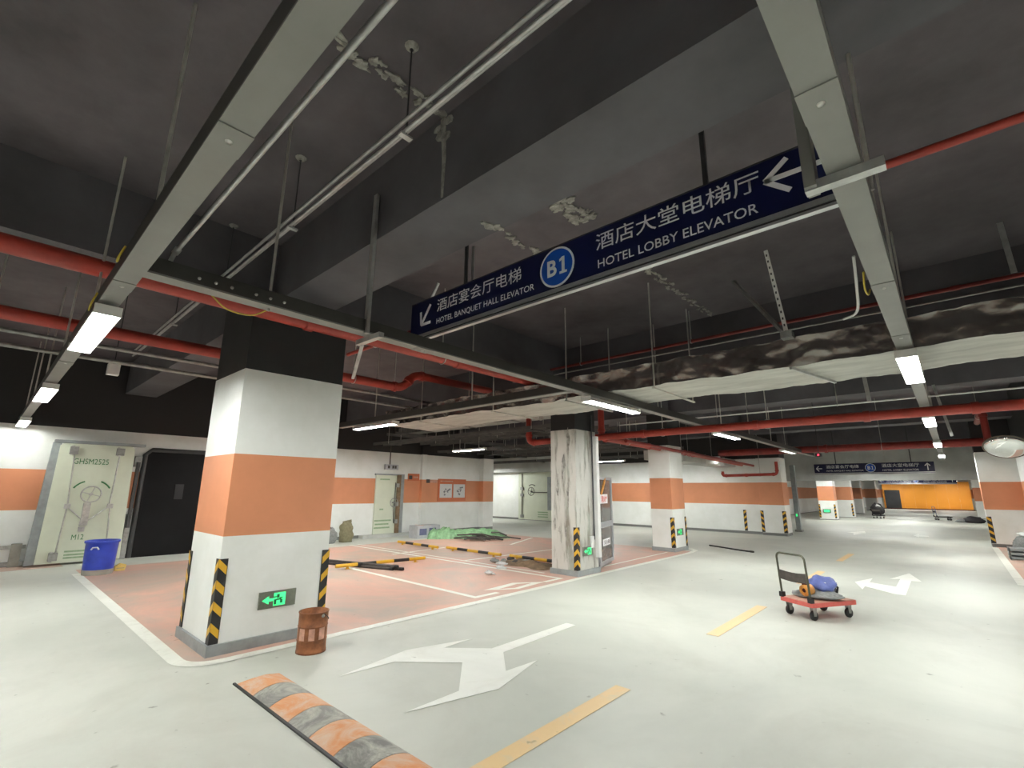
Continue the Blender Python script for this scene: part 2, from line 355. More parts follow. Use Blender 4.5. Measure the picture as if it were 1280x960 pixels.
# pilasters on the left wall
wall('trim_1', (-15.0, 11.32, 0), (-14.86, 11.52, SLAB), label='narrow pilaster between small door and notice board')
wall('trim_2', (-15.0, 14.45, 0), (-14.75, 15.05, SLAB), label='pilaster at the end of the notice board wall')
wall('trim_3', (-5.7, 20.7, 0), (-4.85, 21.5, SLAB), label='banded pier at the end of the long back wall')
wall('trim_4', (.64, 21.6, 0), (1.55, 22.3, SLAB), label='banded pier on the right with a mirror above')
# header beam across the far aisle
wall('trim_5', (-9, 30, 2.22), (1.55, 30.5, SLAB), 'hdr', label='pale concrete header across the far aisle')
wall('trim_6', (-24, 20.3, 2.6), (-15.0, 20.9, 3.4), 'hdr', label='pale concrete header above the passage door')

# ------------------------------------------------------------------ floor paint
def sheet(poly, name, m, z=.003, label=None):
    o = MB().prism(poly, lambda u, v, t: (u, v, z-.002+t), .002).build(name, m, fl)
    if label: o['label'] = label
    return o
def rect(x0, y0, x1, y1): return [(x0, y0), (x1, y0), (x1, y1), (x0, y1)]
sheet(rect(-13.2, 1.62, -5.50, 13.6), 'bay_paint', 'bay', .003, 'salmon painted parking bays')
sheet(rect(.72, 13, 1.55, 21.6), 'bay_paint', 'bay', .003, 'salmon painted strip beside the right wall')
sheet(rect(-14.6, -2, -13.9, 1.5), 'bay_paint', 'bay', .003, 'rust coloured strip at the foot of the left wall')
L = 'line_marking'
def rounded(pts, width, z, m='line', name=L, label=None):
    """offset a polyline into a ribbon"""
    P = [Vector((p[0], p[1], 0)) for p in pts]; lft = []; rgt = []
    for i, p in enumerate(P):
        d0 = (P[i]-P[i-1]).normalized() if i else (P[1]-P[0]).normalized()
        d1 = (P[i+1]-P[i]).normalized() if i < len(P)-1 else d0
        n0 = Vector((-d0.y, d0.x, 0)); n1 = Vector((-d1.y, d1.x, 0)); nn = (n0+n1).normalized(); k = width/2/max(.3, nn.dot(n0))
        lft.append(p+nn*k); rgt.append(p-nn*k)
    n = len(P); vs = [(v.x, v.y, z) for v in lft]+[(v.x, v.y, z) for v in rgt]
    o = MB().add(vs, [(i, i+1, n+i+1, n+i) for i in range(n-1)]).build(name, m, fl)
    if label: o['label'] = label
    return o
arc = [(-5.43-.30+.30*math.sin(t), 1.56+.30-.30*math.cos(t)) for t in [math.pi/2*k/6 for k in range(7)]]
rounded([(-12.6, 1.56)]+arc+[(-5.43, 5), (-5.5, 12.6), (-5.52, 13.3), (-5.62, 13.9), (-5.9, 14.2)], .13, .0045, label='white border line around the salmon bays')
rounded([(-11.2, 5.58), (-5.69, 5.45), (-5.69, 5.95)], .10, .0045)
rounded([(-13.4, 7.68), (-5.72, 7.68), (-5.72, 7.2)], .09, .0045)
rounded([(-13.4, 7.95), (-6.3, 7.93)], .06, .0045)
rounded([(-10.8, 7.4), (-11.0, 9.3)], .09, .0045)
rounded([(-8.7, 7.98), (-8.55, 11.2)], .09, .0045)
rounded([(-10.2, 11.2), (-11.1, 13.3)], .09, .0045)
rounded([(-5.9, 9.4), (-6.0, 12.9)], .06, .0045)
rounded([(-6.0, 8.9), (-6.0, 9.4)], .06, .0045)
sheet([(-5.98, 5.92), (-5.64, 6.40), (-5.72, 7.20), (-6.07, 6.72)][::1], 'stencil_plate', 'line', .0045, 'painted bay number box')
sheet([(-5.86, 6.16), (-5.74, 6.42), (-5.82, 6.95), (-5.94, 6.7)], 'stencil_wear', 'bay', .0052)
rounded([(.68, 13), (.68, 21.3)], .14, .0045, label='white line along the right hand bays')
A1 = [(-4.25,2.43),(-4.21,2.98),(-3.72,3.41),(-3.25,2.95),(-3.25,2.41),(-3.04,3.21),(-3.24,3.96),(-3.27,3.54),(-3.64,3.9),(-3.68,5.24),(-3.82,5.24),(-3.81,3.9),(-4.19,3.57),(-4.2,3.99),(-4.41,3.26)]
A2 = [(-1.61,11.25),(-1.41,11.95),(-1.40,11.4),(-1.0,11.2),(-1.01,12.25),(-1.16,12.09),(-.93,13.22),(-.69,12.16),(-.84,12.12),(-.82,10.4),(-.97,10.4),(-1.41,10.86),(-1.4,10.47)]
A3 = [(-1.43,24.9),(-1.3,25.9),(-1.28,25.3),(-.98,25.1),(-.95,24.5),(-1.25,24.5),(-1.23,24.1)]
sheet(A1, 'painted_arrow', 'arrow', .005, 'large white two headed lane arrow before the bays')
sheet(A2, 'painted_arrow', 'arrow', .005, 'white turn arrow beyond the platform truck')
sheet(A3, 'painted_arrow', 'arrow', .005, 'small far white arrow on the aisle')
sheet([(-3.55, 24.6), (-3.1, 26.0), (-2.9, 24.6), (-3.05, 24.4), (-3.15, 23.3), (-3.3, 24.4)], 'painted_arrow', 'line', .005, 'faded far white arrow left of the aisle centre')
for y0, y1 in ((.4, 3.95), (5.99, 7.95), (10.3, 12.2), (14.3, 16.2)):
    sheet(rect(-2.37, y0, -2.23, y1), 'centre_line_dash', 'yline', .0045)

# ------------------------------------------------------------------ columns
def guard(parent, cx, cy, sx, sy, leg=.075, z0=.11, z1=.91, n=4, faces='xy'):
    """rubber corner guard: corner at cx,cy ; sx,sy outward signs"""
    t = .012; mb = MB()
    mb.box((min(cx, cx-sx*leg), min(cy, cy+sy*t), z0), (max(cx, cx-sx*leg)+(t if sx > 0 else 0), max(cy, cy+sy*t), z1))
    mb.box((min(cx, cx+sx*t), min(cy, cy-sy*leg), z0), (max(cx, cx+sx*t), max(cy, cy-sy*leg), z1))
    g = mb.build('corner_guard', 'rubber', parent); g['label'] = 'black rubber corner guard with yellow chevrons'
    per = (z1-z0)/n
    for k in range(n):
        zc = z0+per*(k+.62); h = per*.40; dr = per*.40
        # two limbs of the chevron, apex up at the corner
        e = .002
        s = MB()
        y = cy+sy*(t+e); s.add([(cx+sx*t, y, zc), (cx-sx*leg*.92, y, zc-dr), (cx-sx*leg*.92, y, zc-dr+h), (cx+sx*t, y, zc+h)], [(0, 1, 2, 3)])
        x = cx+sx*(t+e); s.add([(x, cy+sy*t, zc), (x, cy-sy*leg*.92, zc-dr), (x, cy-sy*leg*.92, zc-dr+h), (x, cy+sy*t, zc+h)], [(0, 1, 2, 3)])
        s.build('yellow_stripe', 'yellow', g)
def column(label, x0, y0, x1, y1, m='band', ptop=2.92, guards=(), top=BZ, plinth=.03):
    c = thing('column', label, 'column', ((x0+x1)/2, (y0+y1)/2, 0), 'structural columns of the car park')
    B((x0, y0, 0), (x1, y1, ptop), 'shaft', m, c)
    B((x0+.004, y0+.004, ptop), (x1-.004, y1-.004, top), 'black_head', 'blackcol', c)
    if plinth: B((x0-plinth, y0-plinth, 0), (x1+plinth, y1+plinth, .105), 'plinth', 'dooredge', c)
    for sx, sy in guards: guard(c, x1 if sx > 0 else x0, y1 if sy > 0 else y0, sx, sy)
    return c
cA = column('large near column with white and orange paint beside the rusty tin', -6.63, 1.80, -5.64, 2.96, guards=((1, -1), (1, 1), (-1, -1)))
cB = column('stained peeling concrete column behind the parking bays', -6.20, 8.05, -5.58, 8.80, 'bandB', 2.85, guards=((1, -1),))
cC = column('white and orange column near the middle of the back wall', -6.48, 13.05, -5.85, 13.9, ptop=2.9, guards=((1, -1), (1, 1)), plinth=.02)
cD = column('brightly lit far column with a green exit sign', -6.3, 35, -5.45, 35.8, 'bandfar', 2.75, guards=((1, -1), (-1, -1)), plinth=0)
column('far shaded column right of the brightly lit one', -5.95, 39, -5.1, 39.8, 'bandfar', 2.75, guards=((1, -1),), plinth=0)
column('second to last far column before the amber hoarding', -6.2, 47, -5.5, 47.8, 'bandfar', 2.75, plinth=0)
column('last far column beside the amber hoarding', -6.4, 57, -5.5, 57.8, 'bandfar', 2.75, plinth=0)
column('far column at right edge of the amber hoarding', .9, 44, 1.5, 44.8, 'bandfar', 2.75, plinth=0)
# vertical conduit and corner render on the stained column
MB().tube([(-5.55, 8.62, .65), (-5.55, 8.62, 3.2)], .016, 8).build('conduit', 'darkrod', cB)
MB().box((-5.58, 8.70, .3), (-5.50, 8.80, 2.75)).build('white_trunking', 'white', cB)
MB().box((-5.58, 8.50, .50), (-5.54, 8.60, .72)).build('junction_box', 'white', cB)
for i, (y0, y1, z0, z1, ph) in enumerate([(8.02, 8.05, 0, 0, 0)]): pass
for k in range(9):    # loose plaster flakes
    u = random.uniform(-6.15, -5.65); z = random.uniform(.5, 2.7); w_ = random.uniform(.02, .05); h_ = random.uniform(.06, .3)
    pl = [(u+w_*math.cos(t)*random.uniform(.3, 1.2), z+h_*math.sin(t)*random.uniform(.3, 1.2)) for t in [2*math.pi*j/15 for j in range(15)]]
    MB().prism(pl, lambda a, b, t: (a, 8.048-t, b), .006).build('plaster_flake', 'plaster', cB)
# guards on the end piers (world placed parts of the walls)
for nm, cx, cy, sx, sy in (('trim_3', -4.85, 20.7, 1, -1), ('trim_3', -5.7, 20.7, -1, -1), ('trim_4', .64, 21.6, -1, -1)):
    guard(bpy.data.objects[nm], cx, cy, sx, sy, leg=.10)
guard(bpy.data.objects['wall_far'], -6.3, 20.9, 1, -1, leg=.10)

# ------------------------------------------------------------------ exit signs on the columns
def exit_sign(label, x, y0, y1, z0, z1):
    t = thing('exit_sign', label, 'exit sign', (x, (y0+y1)/2, z0), 'green exit signs low on the columns')
    B((x, y0, z0), (x+.018, y1, z1), 'plate', 'exitplate', t)
    h = z1-z0; yl = y0+.04; f = x+.020
    P = lambda u, v, d: (f+d, u, v)
    MB().prism([(y0+.03, (z0+z1)/2), (y0+.10, z1-h*.26), (y0+.10, z1-h*.42), (y0+.15, z1-h*.42), (y0+.15, z0+h*.42), (y0+.10, z0+h*.42), (y0+.10, z0+h*.26)], P, .003).build('arrow', 'exitgreen', t)
    B((f, y0+.15, z0+h*.12), (f+.003, y0+.275, z1-h*.12), 'lit_panel', 'exitgreen', t)
    # running figure in front of a doorway
    q = MB(); c = y0+.20; g = f+.004; z = z0+h*.2; k = h*.6
    for a, b in (((-.018, .62), (.010, .98)), ((-.055, .70), (-.02, .80)), ((.012, .55), (.045, .66)), ((-.045, .0), (-.02, .5)), ((-.02, .4), (.03, .55)), ((.02, .08), (.045, .45))):
        q.box((g, c+a[0]*1.0, z+a[1]*k), (g+.002, c+b[0]*1.0, z+b[1]*k))
    q.build('pictogram', 'exitdark', t)
    return t
exit_sign('green exit sign with arrow on the near column', -5.64, 2.22, 2.61, .36, .53)
exit_sign('green exit sign on the stained concrete column', -5.58, 8.23, 8.58, .36, .53)
exit_sign('green exit sign on the column by the back wall', -5.85, 13.25, 13.65, .42, .60)
t = thing('exit_sign', 'green exit sign on the brightly lit far column', 'exit sign', (-5.9, 34.98, .45), 'green exit signs low on the columns')
B((-6.1, 34.96, .42), (-5.7, 34.99, .62), 'plate', 'exitplate', t); B((-6.05, 34.95, .45), (-5.75, 34.958, .59), 'lit_panel', 'exitgreen', t)

# ------------------------------------------------------------------ cable trays and their lamps
TZ = 2.94
def curve(pts, k=6):
    P = [Vector(p) for p in pts]; P = [P[0]*2-P[1]]+P+[P[-1]*2-P[-2]]; out = []
    for i in range(1, len(P)-2):
        for j in range(k):
            t = j/k; a, b, c, d = P[i-1], P[i], P[i+1], P[i+2]
            out.append(.5*((2*b)+(c-a)*t+(2*a-5*b+4*c-d)*t*t+(3*b-a-3*c+d)*t**3))
    return out+[P[-2]]
def tray(name, label, p, q, wd=.122, h=.10, joints=(), m='tray', side=None):
    p = Vector(p); q = Vector(q); t = thing(name, label, 'cable tray', ((p+q)/2), 'grey steel cable trunking under the ceiling')
    d = (q-p).normalized(); n = d.cross(Vector((0, 0, 1)))
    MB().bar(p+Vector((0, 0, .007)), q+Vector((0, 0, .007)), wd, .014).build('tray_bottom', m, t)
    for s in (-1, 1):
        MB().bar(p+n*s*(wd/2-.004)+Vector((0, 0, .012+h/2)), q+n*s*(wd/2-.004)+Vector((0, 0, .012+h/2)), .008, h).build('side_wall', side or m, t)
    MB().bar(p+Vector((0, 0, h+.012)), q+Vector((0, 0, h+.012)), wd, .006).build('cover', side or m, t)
    L_ = (q-p).length
    for j in joints:
        c = p+d*j
        MB().bar(c-d*.09+Vector((0, 0, -.002)), c+d*.09+Vector((0, 0, -.002)), wd+.003, .006).build('joint_plate', m, t)
        MB().lathe(c+Vector((0, 0, -.004)), [(0, -.008), (.012, -.006), (.014, 0)], 10).build('bolt', 'chrome', t)
    return t
def hang(parent, x, y, z0, z1=SLAB, r=.011, m='rod'):
    o = MB().tube([(x, y, z0), (x, y, z1)], r, 7).build('hanger_rod', m, parent)
    return o
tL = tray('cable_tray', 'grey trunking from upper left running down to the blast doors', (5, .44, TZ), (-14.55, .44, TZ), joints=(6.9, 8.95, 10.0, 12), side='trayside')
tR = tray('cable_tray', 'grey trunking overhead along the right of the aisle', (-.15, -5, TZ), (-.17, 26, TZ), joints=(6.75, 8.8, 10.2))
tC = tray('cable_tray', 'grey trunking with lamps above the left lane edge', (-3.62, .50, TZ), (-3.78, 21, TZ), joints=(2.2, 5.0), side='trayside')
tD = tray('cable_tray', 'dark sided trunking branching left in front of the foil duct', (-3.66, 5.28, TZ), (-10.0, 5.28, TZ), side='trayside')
for x in (-.9, -3.12, -5.25, -7.5, -9.6, -11.8, -13.8): hang(tL, x, .43, TZ+.1)
for y in (3.59, 5.26, 6.7, 9.6, 12, 14.5, 17): hang(tR, -.125, y, TZ+.1) if y > 3 else None
hang(tR, -.09, 2.66, TZ+.1, BZ)
hang(tC, -3.63, 1.26, TZ-.02)
for y in (7.85, 11, 13, 15): hang(tC, -3.66, y, TZ+.1, SLAB if not (8.1 < y < 8.8) else BZ)
hang(tD, -5.7, 5.28, TZ+.1); hang(tD, -8.6, 5.28, TZ+.1)
# wide strut from the beam face down to the tray, with a cross channel
MB().bar((-3.57, 2.05, 2.93), (-3.57, 2.05, 4.27), .05, .03, up=(0, 1, 0)).build('strut_channel', 'galv', tC)
MB().bar((-3.46, 2.13, 2.915), (-3.84, 2.13, 2.915), .05, .045).build('strut_channel', 'galv', tC)
MB().bar((-3.80, 2.15, 2.90), (-4.3, 2.36, 2.70), .03, .02).build('brace', 'galv', tC)
# channel bracket under the right tray next to the sign
MB().bar((-.30, 2.24, 2.915), (-.02, 2.24, 2.915), .05, .042).build('strut_channel', 'galv', tR)
MB().bar((-.275, 2.24, 2.9), (-.275, 2.24, BZ), .045, .10).build('hanger_plate', 'tray', tR)
# cable drop-outs and bolt rows at the tray joints
MB().tube(curve([(-4.35, .36, 2.98), (-4.38, .34, 2.90), (-4.5, .345, 2.88), (-4.6, .36, 2.95)]), .006, 6).build('yellow_lead', 'ycable', tL)
MB().tube(curve([(-3.45, .365, 3.02), (-3.46, .345, 2.95), (-3.50, .345, 2.93), (-3.58, .36, 2.98)]), .006, 6).build('yellow_lead', 'ycable', tL)
MB().tube(curve([(-3.70, .9, 2.95), (-3.74, 1.02, 2.89), (-3.74, 1.18, 2.89), (-3.70, 1.28, 2.95)]), .005, 6).build('yellow_lead', 'ycable', tC)
MB().tube(curve([(-.25, 3.3, 3.0), (-.27, 3.45, 2.86), (-.3, 3.6, 2.75), (-.38, 3.62, 2.72)]), .008, 6).build('white_lead', 'cable', tR)
MB().tube(curve([(-.235, 3.6, 3.0), (-.25, 3.72, 2.93), (-.245, 3.85, 2.93), (-.235, 3.9, 2.98)]), .006, 6).build('yellow_lead', 'ycable', tR)
for k in range(6):
    MB().lathe((-3.555, .78+.10*k+(.06 if k > 2 else 0), 2.99), [(0, .012), (.010, .010), (.011, 0)], 8, (1, 0, 0)).build('bolt', 'chrome', tC)
# lamps: twin tube battens hung under the trays
def lamp(label, length=1.45, tube_m='tube'):
    t = thing('batten_light', label, 'light', (0, 0, 0), 'twin tube batten lights of the car park')
    l = length/2
    MB().prism([(-.085, -.005), (-.045, .06), (.045, .06), (.085, -.005), (.078, -.005), (.040, .052), (-.040, .052), (-.078, -.005)], lambda u, v, d: (-l+d, u, v), length).build('housing', 'white', t)
    for s in (-1, 1):
        MB().box((s*l-.012, -.08, -.012), (s*l+.012, .08, .06)).build('end_cap', 'white', t)
        MB().tube([(-l+.02, s*.040, .008), (l-.02, s*.040, .008)], .014, 8).build('lamp_tube', tube_m, t)
    MB().box((-l*.6, -.02, .06), (-l*.6+.04, .02, .085)).build('mounting_clip', 'galv', t)
    MB().box((l*.6, -.02, .06), (l*.6+.04, .02, .085)).build('mounting_clip', 'galv', t)
    return t
LZ = 2.855
proto = lamp('lit batten light under the foil duct on the middle trunking'); proto.location = (-3.665, 6.3, LZ); proto.rotation_euler.z = math.pi/2
soft = lamp('lit batten light under the left trunking, nearest one', tube_m='softtube'); soft.location = (-5.12, .44, LZ)
copy_tree(soft, (-.155, 6.3, LZ), 'large lit batten light on the right trunking below the duct', math.pi/2)
wane = lamp('farthest lit batten light along the left trunking, near the wall', tube_m='wanetube'); wane.location = (-13.7, .44, LZ)
H90 = math.pi/2
for x, lab in ((-9.14, 'second lit batten light along the left trunking'), (1.6, 'batten light on the left trunking above the camera')):
    copy_tree(soft, (x, .44, LZ), lab, 0)
for y, x, lab in ((11.44, -3.71, 'lit batten light beyond the red main pipe on the middle trunking'),):
    copy_tree(proto, (x, y, LZ), lab, H90)
for i, (y, lab) in enumerate(((.25, 'batten light on the right trunking above the camera'), (11.25, 'second lit batten light on the right trunking'),
               (16.8, 'third lit batten light on the right trunking'), (22.0, 'fourth lit batten light on the right trunking'), (-4.6, 'batten light on the right trunking behind the camera'))):
    if y > 1: copy_tree(proto, (-.155, y, LZ), lab, H90)
    else:
        hl = lamp(lab, tube_m='halftube'); hl.location = (-.155, y, LZ); hl.rotation_euler.z = H90
copy_tree(proto, (-8.58, 5.28, LZ), 'lit batten light on the branch trunking beside the near column', 0)
for x, y, lab, r in ((-11.4, 10.5, 'lit batten light over the bays before the notice board', 0), (-19.6, 19.0, 'lit batten light in the side passage', 0),
                  (-10.9, 18.3, 'lit batten light before the back wall, left of the banded column', 0), (-7.1, 18.6, 'lit batten light before the back wall, right of the banded column', 0),
                  (-1.5, 34.0, 'added fill batten light beyond the header', H90), (-5.0, 33.2, 'added fill batten light before the bright column', 0), (-2.5, 42, 'added fill batten light in the distant aisle', H90), (-2.5, 50, 'farther added fill batten light in the distant aisle', H90),  # four lamps added to light the aisle beyond the header
                  (-13.0, 5.9, 'added hidden fill batten light behind the near column', 0), (-4.4, 61.5, 'added fill batten light at the left of the amber hoarding', 0), (-.4, 61.5, 'added fill batten light at the right of the amber hoarding', 0), (-3.0, 37.5, 'added fill batten light over the distant aisle start', H90), (5.0, -3.0, 'batten light over the rear right bays', H90),  # all but the last added, to brighten notice wall, hoarding and distant aisle
                  (-9.0, -4.5, 'added unseen fill batten light over the rear left lane', 0), (5.2, 10.5, 'batten light over the right bays further on', H90), (-2.6, 27.5, 'added fill batten light before the header', 0)):  # first and last are added fill, for the near column and the aisle
    z = LZ if y < 28 else 2.7
    c = copy_tree(proto, (x, y, z), lab, r)
    if abs(x) > 1 and y > 0: hang(c, 0, 0, 0) if False else None
dim = lamp('weakly glowing batten light at the far end of the middle trunking', 1.5, 'dimtube'); dim.location = (-3.75, 17.2, LZ); dim.rotation_euler.z = H90
# suspension rods for the lamps that hang free of a tray (each a part of its lamp)
for o in [q for q in bpy.data.objects if q.name.startswith('batten_light') and q.parent is None]:
    on_tray = abs(o.location.y-.44) < .02 or abs(o.location.x+.155) < .02 or (-3.9 < o.location.x < -3.6) or (abs(o.location.y-5.28) < .01)
    if not on_tray:
        zt = min(SLAB, 4.6)-o.location.z
        for s in (-.45, .45):
            r_ = MB().tube([(s, 0, .06), (s, 0, zt)], .008, 6).mesh('suspension_rod', 'rod', Vector((0, 0, 0)))
            q = bpy.data.objects.new('suspension_rod', r_); COL.objects.link(q); q.parent = o

# ------------------------------------------------------------------ conduits near the ceiling
c1 = thing('conduit', 'single galvanised conduit beside the left trunking', 'conduit', (-2.8, .62, 3.1))
MB().tube([(2, .62, 3.105), (-3.55, .62, 3.105), (-3.62, .62, 3.08), (-3.62, .63, 3.04)], .014, 8).build('pipe', 'galv', c1)
MB().tube([(-3.46, .62, 3.105), (-3.52, .62, 3.105)], .022, 8).build('coupling', 'galv', c1)
for i, (dy, dz, lab) in enumerate(((0, 0, 'lowest of three parallel galvanised conduits under the slab'), (.035, .035, 'middle of three parallel galvanised conduits under the slab'), (-.015, .06, 'uppermost of three parallel galvanised conduits under the slab'))):
    c = thing('conduit', lab, 'conduit', (-4, 1.5+dy, 3.9+dz), 'parallel ceiling conduits')
    MB().tube([(4, 1.5+dy, 3.90+dz), (-10.5, 1.5+dy, 3.90+dz)], .014, 8).build('pipe', 'galv', c)
    if i == 0:
        for x in (-.9, -2.34, -4.04, -5.78, -7.9):
            hang(c, x, 1.52, 3.9, SLAB, .006, 'darkrod')
            MB().box((x-.02, 1.47, 3.87), (x+.02, 1.56, 3.885)).build('clip', 'galv', c)
            MB().lathe((x, 1.52, SLAB), [(.05, 0), (.035, -.02), (.015, -.03)], 10).build('ceiling_anchor', 'plaster', c)

# ------------------------------------------------------------------ crack and peeling plaster on the slab
def flake(pts, z, dz=.02, name='plaster_patch', n=(0, 0, -1)):
    return MB().prism(pts, lambda u, v, t: (u, v, z-t), dz).build(name, 'plaster', ce)
def strip(x, y0, y1, w0, w1, z, seg=9, gap=.0):
    y = y0
    while y < y1:
        l = random.uniform(.05, .17); w_ = random.uniform(w0, w1); xx = x+random.uniform(-.06, .06); n = 15
        pts = [(xx+w_*math.cos(t)*random.uniform(.35, 1.2), y+l/2+l*.55*math.sin(t)*random.uniform(.4, 1.2)) for t in [2*math.pi*k/n for k in range(n)]]
        flake(pts, z, random.uniform(.004, .018)); y += l*random.uniform(.35, .7+gap)
strip(-2.66, 1.0, 2.05, .02, .05, SLAB)
strip(-2.70, 3.45, 4.1, .05, .12, SLAB); strip(-2.60, 3.5, 4.0, .04, .09, SLAB)
strip(-3.55, 3.72, 4.3, .03, .07, SLAB, gap=.5)
strip(-2.70, 5.6, 8.05, .02, .05, SLAB, gap=.15)
strip(-2.62, 2.5, 2.65, .03, .05, BZ); strip(-3.82, 3.3, 3.42, .05, .08, SLAB)
MB().prism([(-2.70, 4.58), (-2.64, 4.6), (-2.62, 4.2), (-2.635, BZ+.02), (-2.655, BZ+.02), (-2.66, 4.2)], lambda u, v, t: (u, 2.08-t, v), .008).build('seepage_streak', 'plaster', ce)
for k in range(5):
    u = random.uniform(-2.78, -2.58); v = random.uniform(4.3, 4.55)
    MB().prism([(u+.06*math.cos(t)*random.uniform(.5, 1), v+.05*math.sin(t)*random.uniform(.5, 1)) for t in [j*.7 for j in range(9)]], lambda a, b, t: (a, 2.08-t, b), .01).build('plaster_patch', 'plaster', ce)

# ------------------------------------------------------------------ hanging direction signs
def sign(label, x0, x1, y, z0, z1, k, arrow2, rods, top):
    t = thing('direction_sign', label, 'sign', ((x0+x1)/2, y, z0), 'navy hanging direction signs')
    B((x0, y, z0), (x1, y+.06, z1), 'panel', 'navy', t)
    B((x0, y-.008, z0-.035), (x1, y+.068, z0), 'bottom_rail', 'alu', t)
    B((x0, y+.0, z0-.075), (x1, y+.05, z0-.055), 'lower_rail', 'alu', t)
    B((x0, y+.01, z0-.055), (x1, y+.04, z0-.035), 'rail_web', 'darkrod', t)
    B((x0, y-.004, z1), (x1, y+.064, z1+.012), 'top_rail', 'darkrod', t)
    P = lambda u, v, d: (u, y-.001-d, v)
    H = z1-z0; cx = (x0+x1)/2; W = x1-x0; X = lambda f: x0+f*W; Zz = lambda f: z0+f*H
    text(t, 'chinese_text', '酒店宴会厅电梯', 'lettering', (X(.112), X(.403), Zz(.50), Zz(.88)), P, .004)
    text(t, 'english_text', 'HOTEL BANQUET HALL ELEVATOR', 'lettering', (X(.112), X(.440), Zz(.12), Zz(.31)), P, .006)
    text(t, 'chinese_text', '酒店大堂电梯厅', 'lettering', (X(.595), X(.888), Zz(.52), Zz(.90)), P, .004)
    text(t, 'english_text', 'HOTEL LOBBY ELEVATOR', 'lettering', (X(.598), X(.882), Zz(.12), Zz(.31)), P, .006)
    c = Vector((cx, y, Zz(.5))); r = H*.475
    MB().lathe((cx, y-.001, Zz(.5)), [(0, .004), (r, .004), (r, 0)], 40, (0, -1, 0), False).build('level_badge', 'lettering', t)
    MB().lathe((cx, y-.001, Zz(.5)), [(0, .006), (r*.90, .006), (r*.90, .003)], 40, (0, -1, 0), False).build('badge_face', 'signblue', t)
    text(t, 'level_letter', 'B', 'lettering', (cx-r*.54, cx+r*.02, Zz(.5)-r*.42, Zz(.5)+r*.42), P, .03, depth=.009)
    a_ = cx+r*.18; zb = Zz(.5)-r*.42; h_ = r*.84
    MB().prism([(a_, zb), (a_+r*.42, zb), (a_+r*.42, zb+h_*.14), (a_+r*.29, zb+h_*.14), (a_+r*.29, zb+h_), (a_+r*.16, zb+h_), (a_+r*.0, zb+h_*.88), (a_+r*.0, zb+h_*.74), (a_+r*.13, zb+h_*.81), (a_+r*.13, zb+h_*.14), (a_, zb+h_*.14)], lambda u, v, d: (u, y-.008-d, v), .003).build('level_digit', 'lettering', t)
    def arrow(tip, tail, a, b, w_):
        mb = MB()
        for p, q in ((tail, tip), (a, tip), (b, tip)):
            p = Vector((p[0], y-.003, p[1])); q = Vector((q[0], y-.003, q[1])); mb.bar(p, q, .006, w_, up=(p-q).cross(Vector((0, 1, 0))))
        return mb.build('arrow', 'lettering', t)
    if arrow2 == 'near':
        arrow((-4.64, Zz(.28)), (-4.47, Zz(.82)), (-4.66, Zz(.68)), (-4.46, Zz(.28)), .034)
        arrow((-.69, Zz(.62)), (-.25, Zz(.60)), (-.54, Zz(.90)), (-.54, Zz(.32)), .036)
    else:
        arrow((X(.02), Zz(.5)), (X(.075), Zz(.5)), (X(.045), Zz(.8)), (X(.045), Zz(.2)), .035)
        arrow((X(.95), Zz(.86)), (X(.95), Zz(.15)), (X(.93), Zz(.6)), (X(.97), Zz(.6)), .035)
    for x in rods:
        B((x-.018, y+.015, z1), (x+.018, y+.045, top), 'hanger_bar', 'darkrod', t)
        B((x-.05, y-.02, top-.012), (x+.05, y+.08, top), 'ceiling_plate', 'darkrod', t)
    return t
sg = sign('large navy sign reading hotel lobby and banquet hall elevator', -4.86, -.20, 3.41, 3.50, 3.93, 1, 'near', (-1.10, -3.87), SLAB)
sign('distant navy direction sign hanging before the header', -4.78, -.47, 26.6, 2.50, 2.90, 1, 'far', (-1.2, -3.9), SLAB)
sign('farthest navy direction sign beyond the header', -4.0, 0.2, 44.0, 2.30, 2.62, 1, 'far', (-1.2, -3.0), SLAB)
# loose strut pieces left by the sign
MB().bar((-3.84, 3.52, 3.94), (-3.84, 3.52, 4.45), .035, .02).build('spare_strut', 'galv', sg)
MB().bar((-4.62, 3.5, 3.93), (-4.45, 3.5, 4.16), .03, .02).build('spare_strut', 'galv', sg)

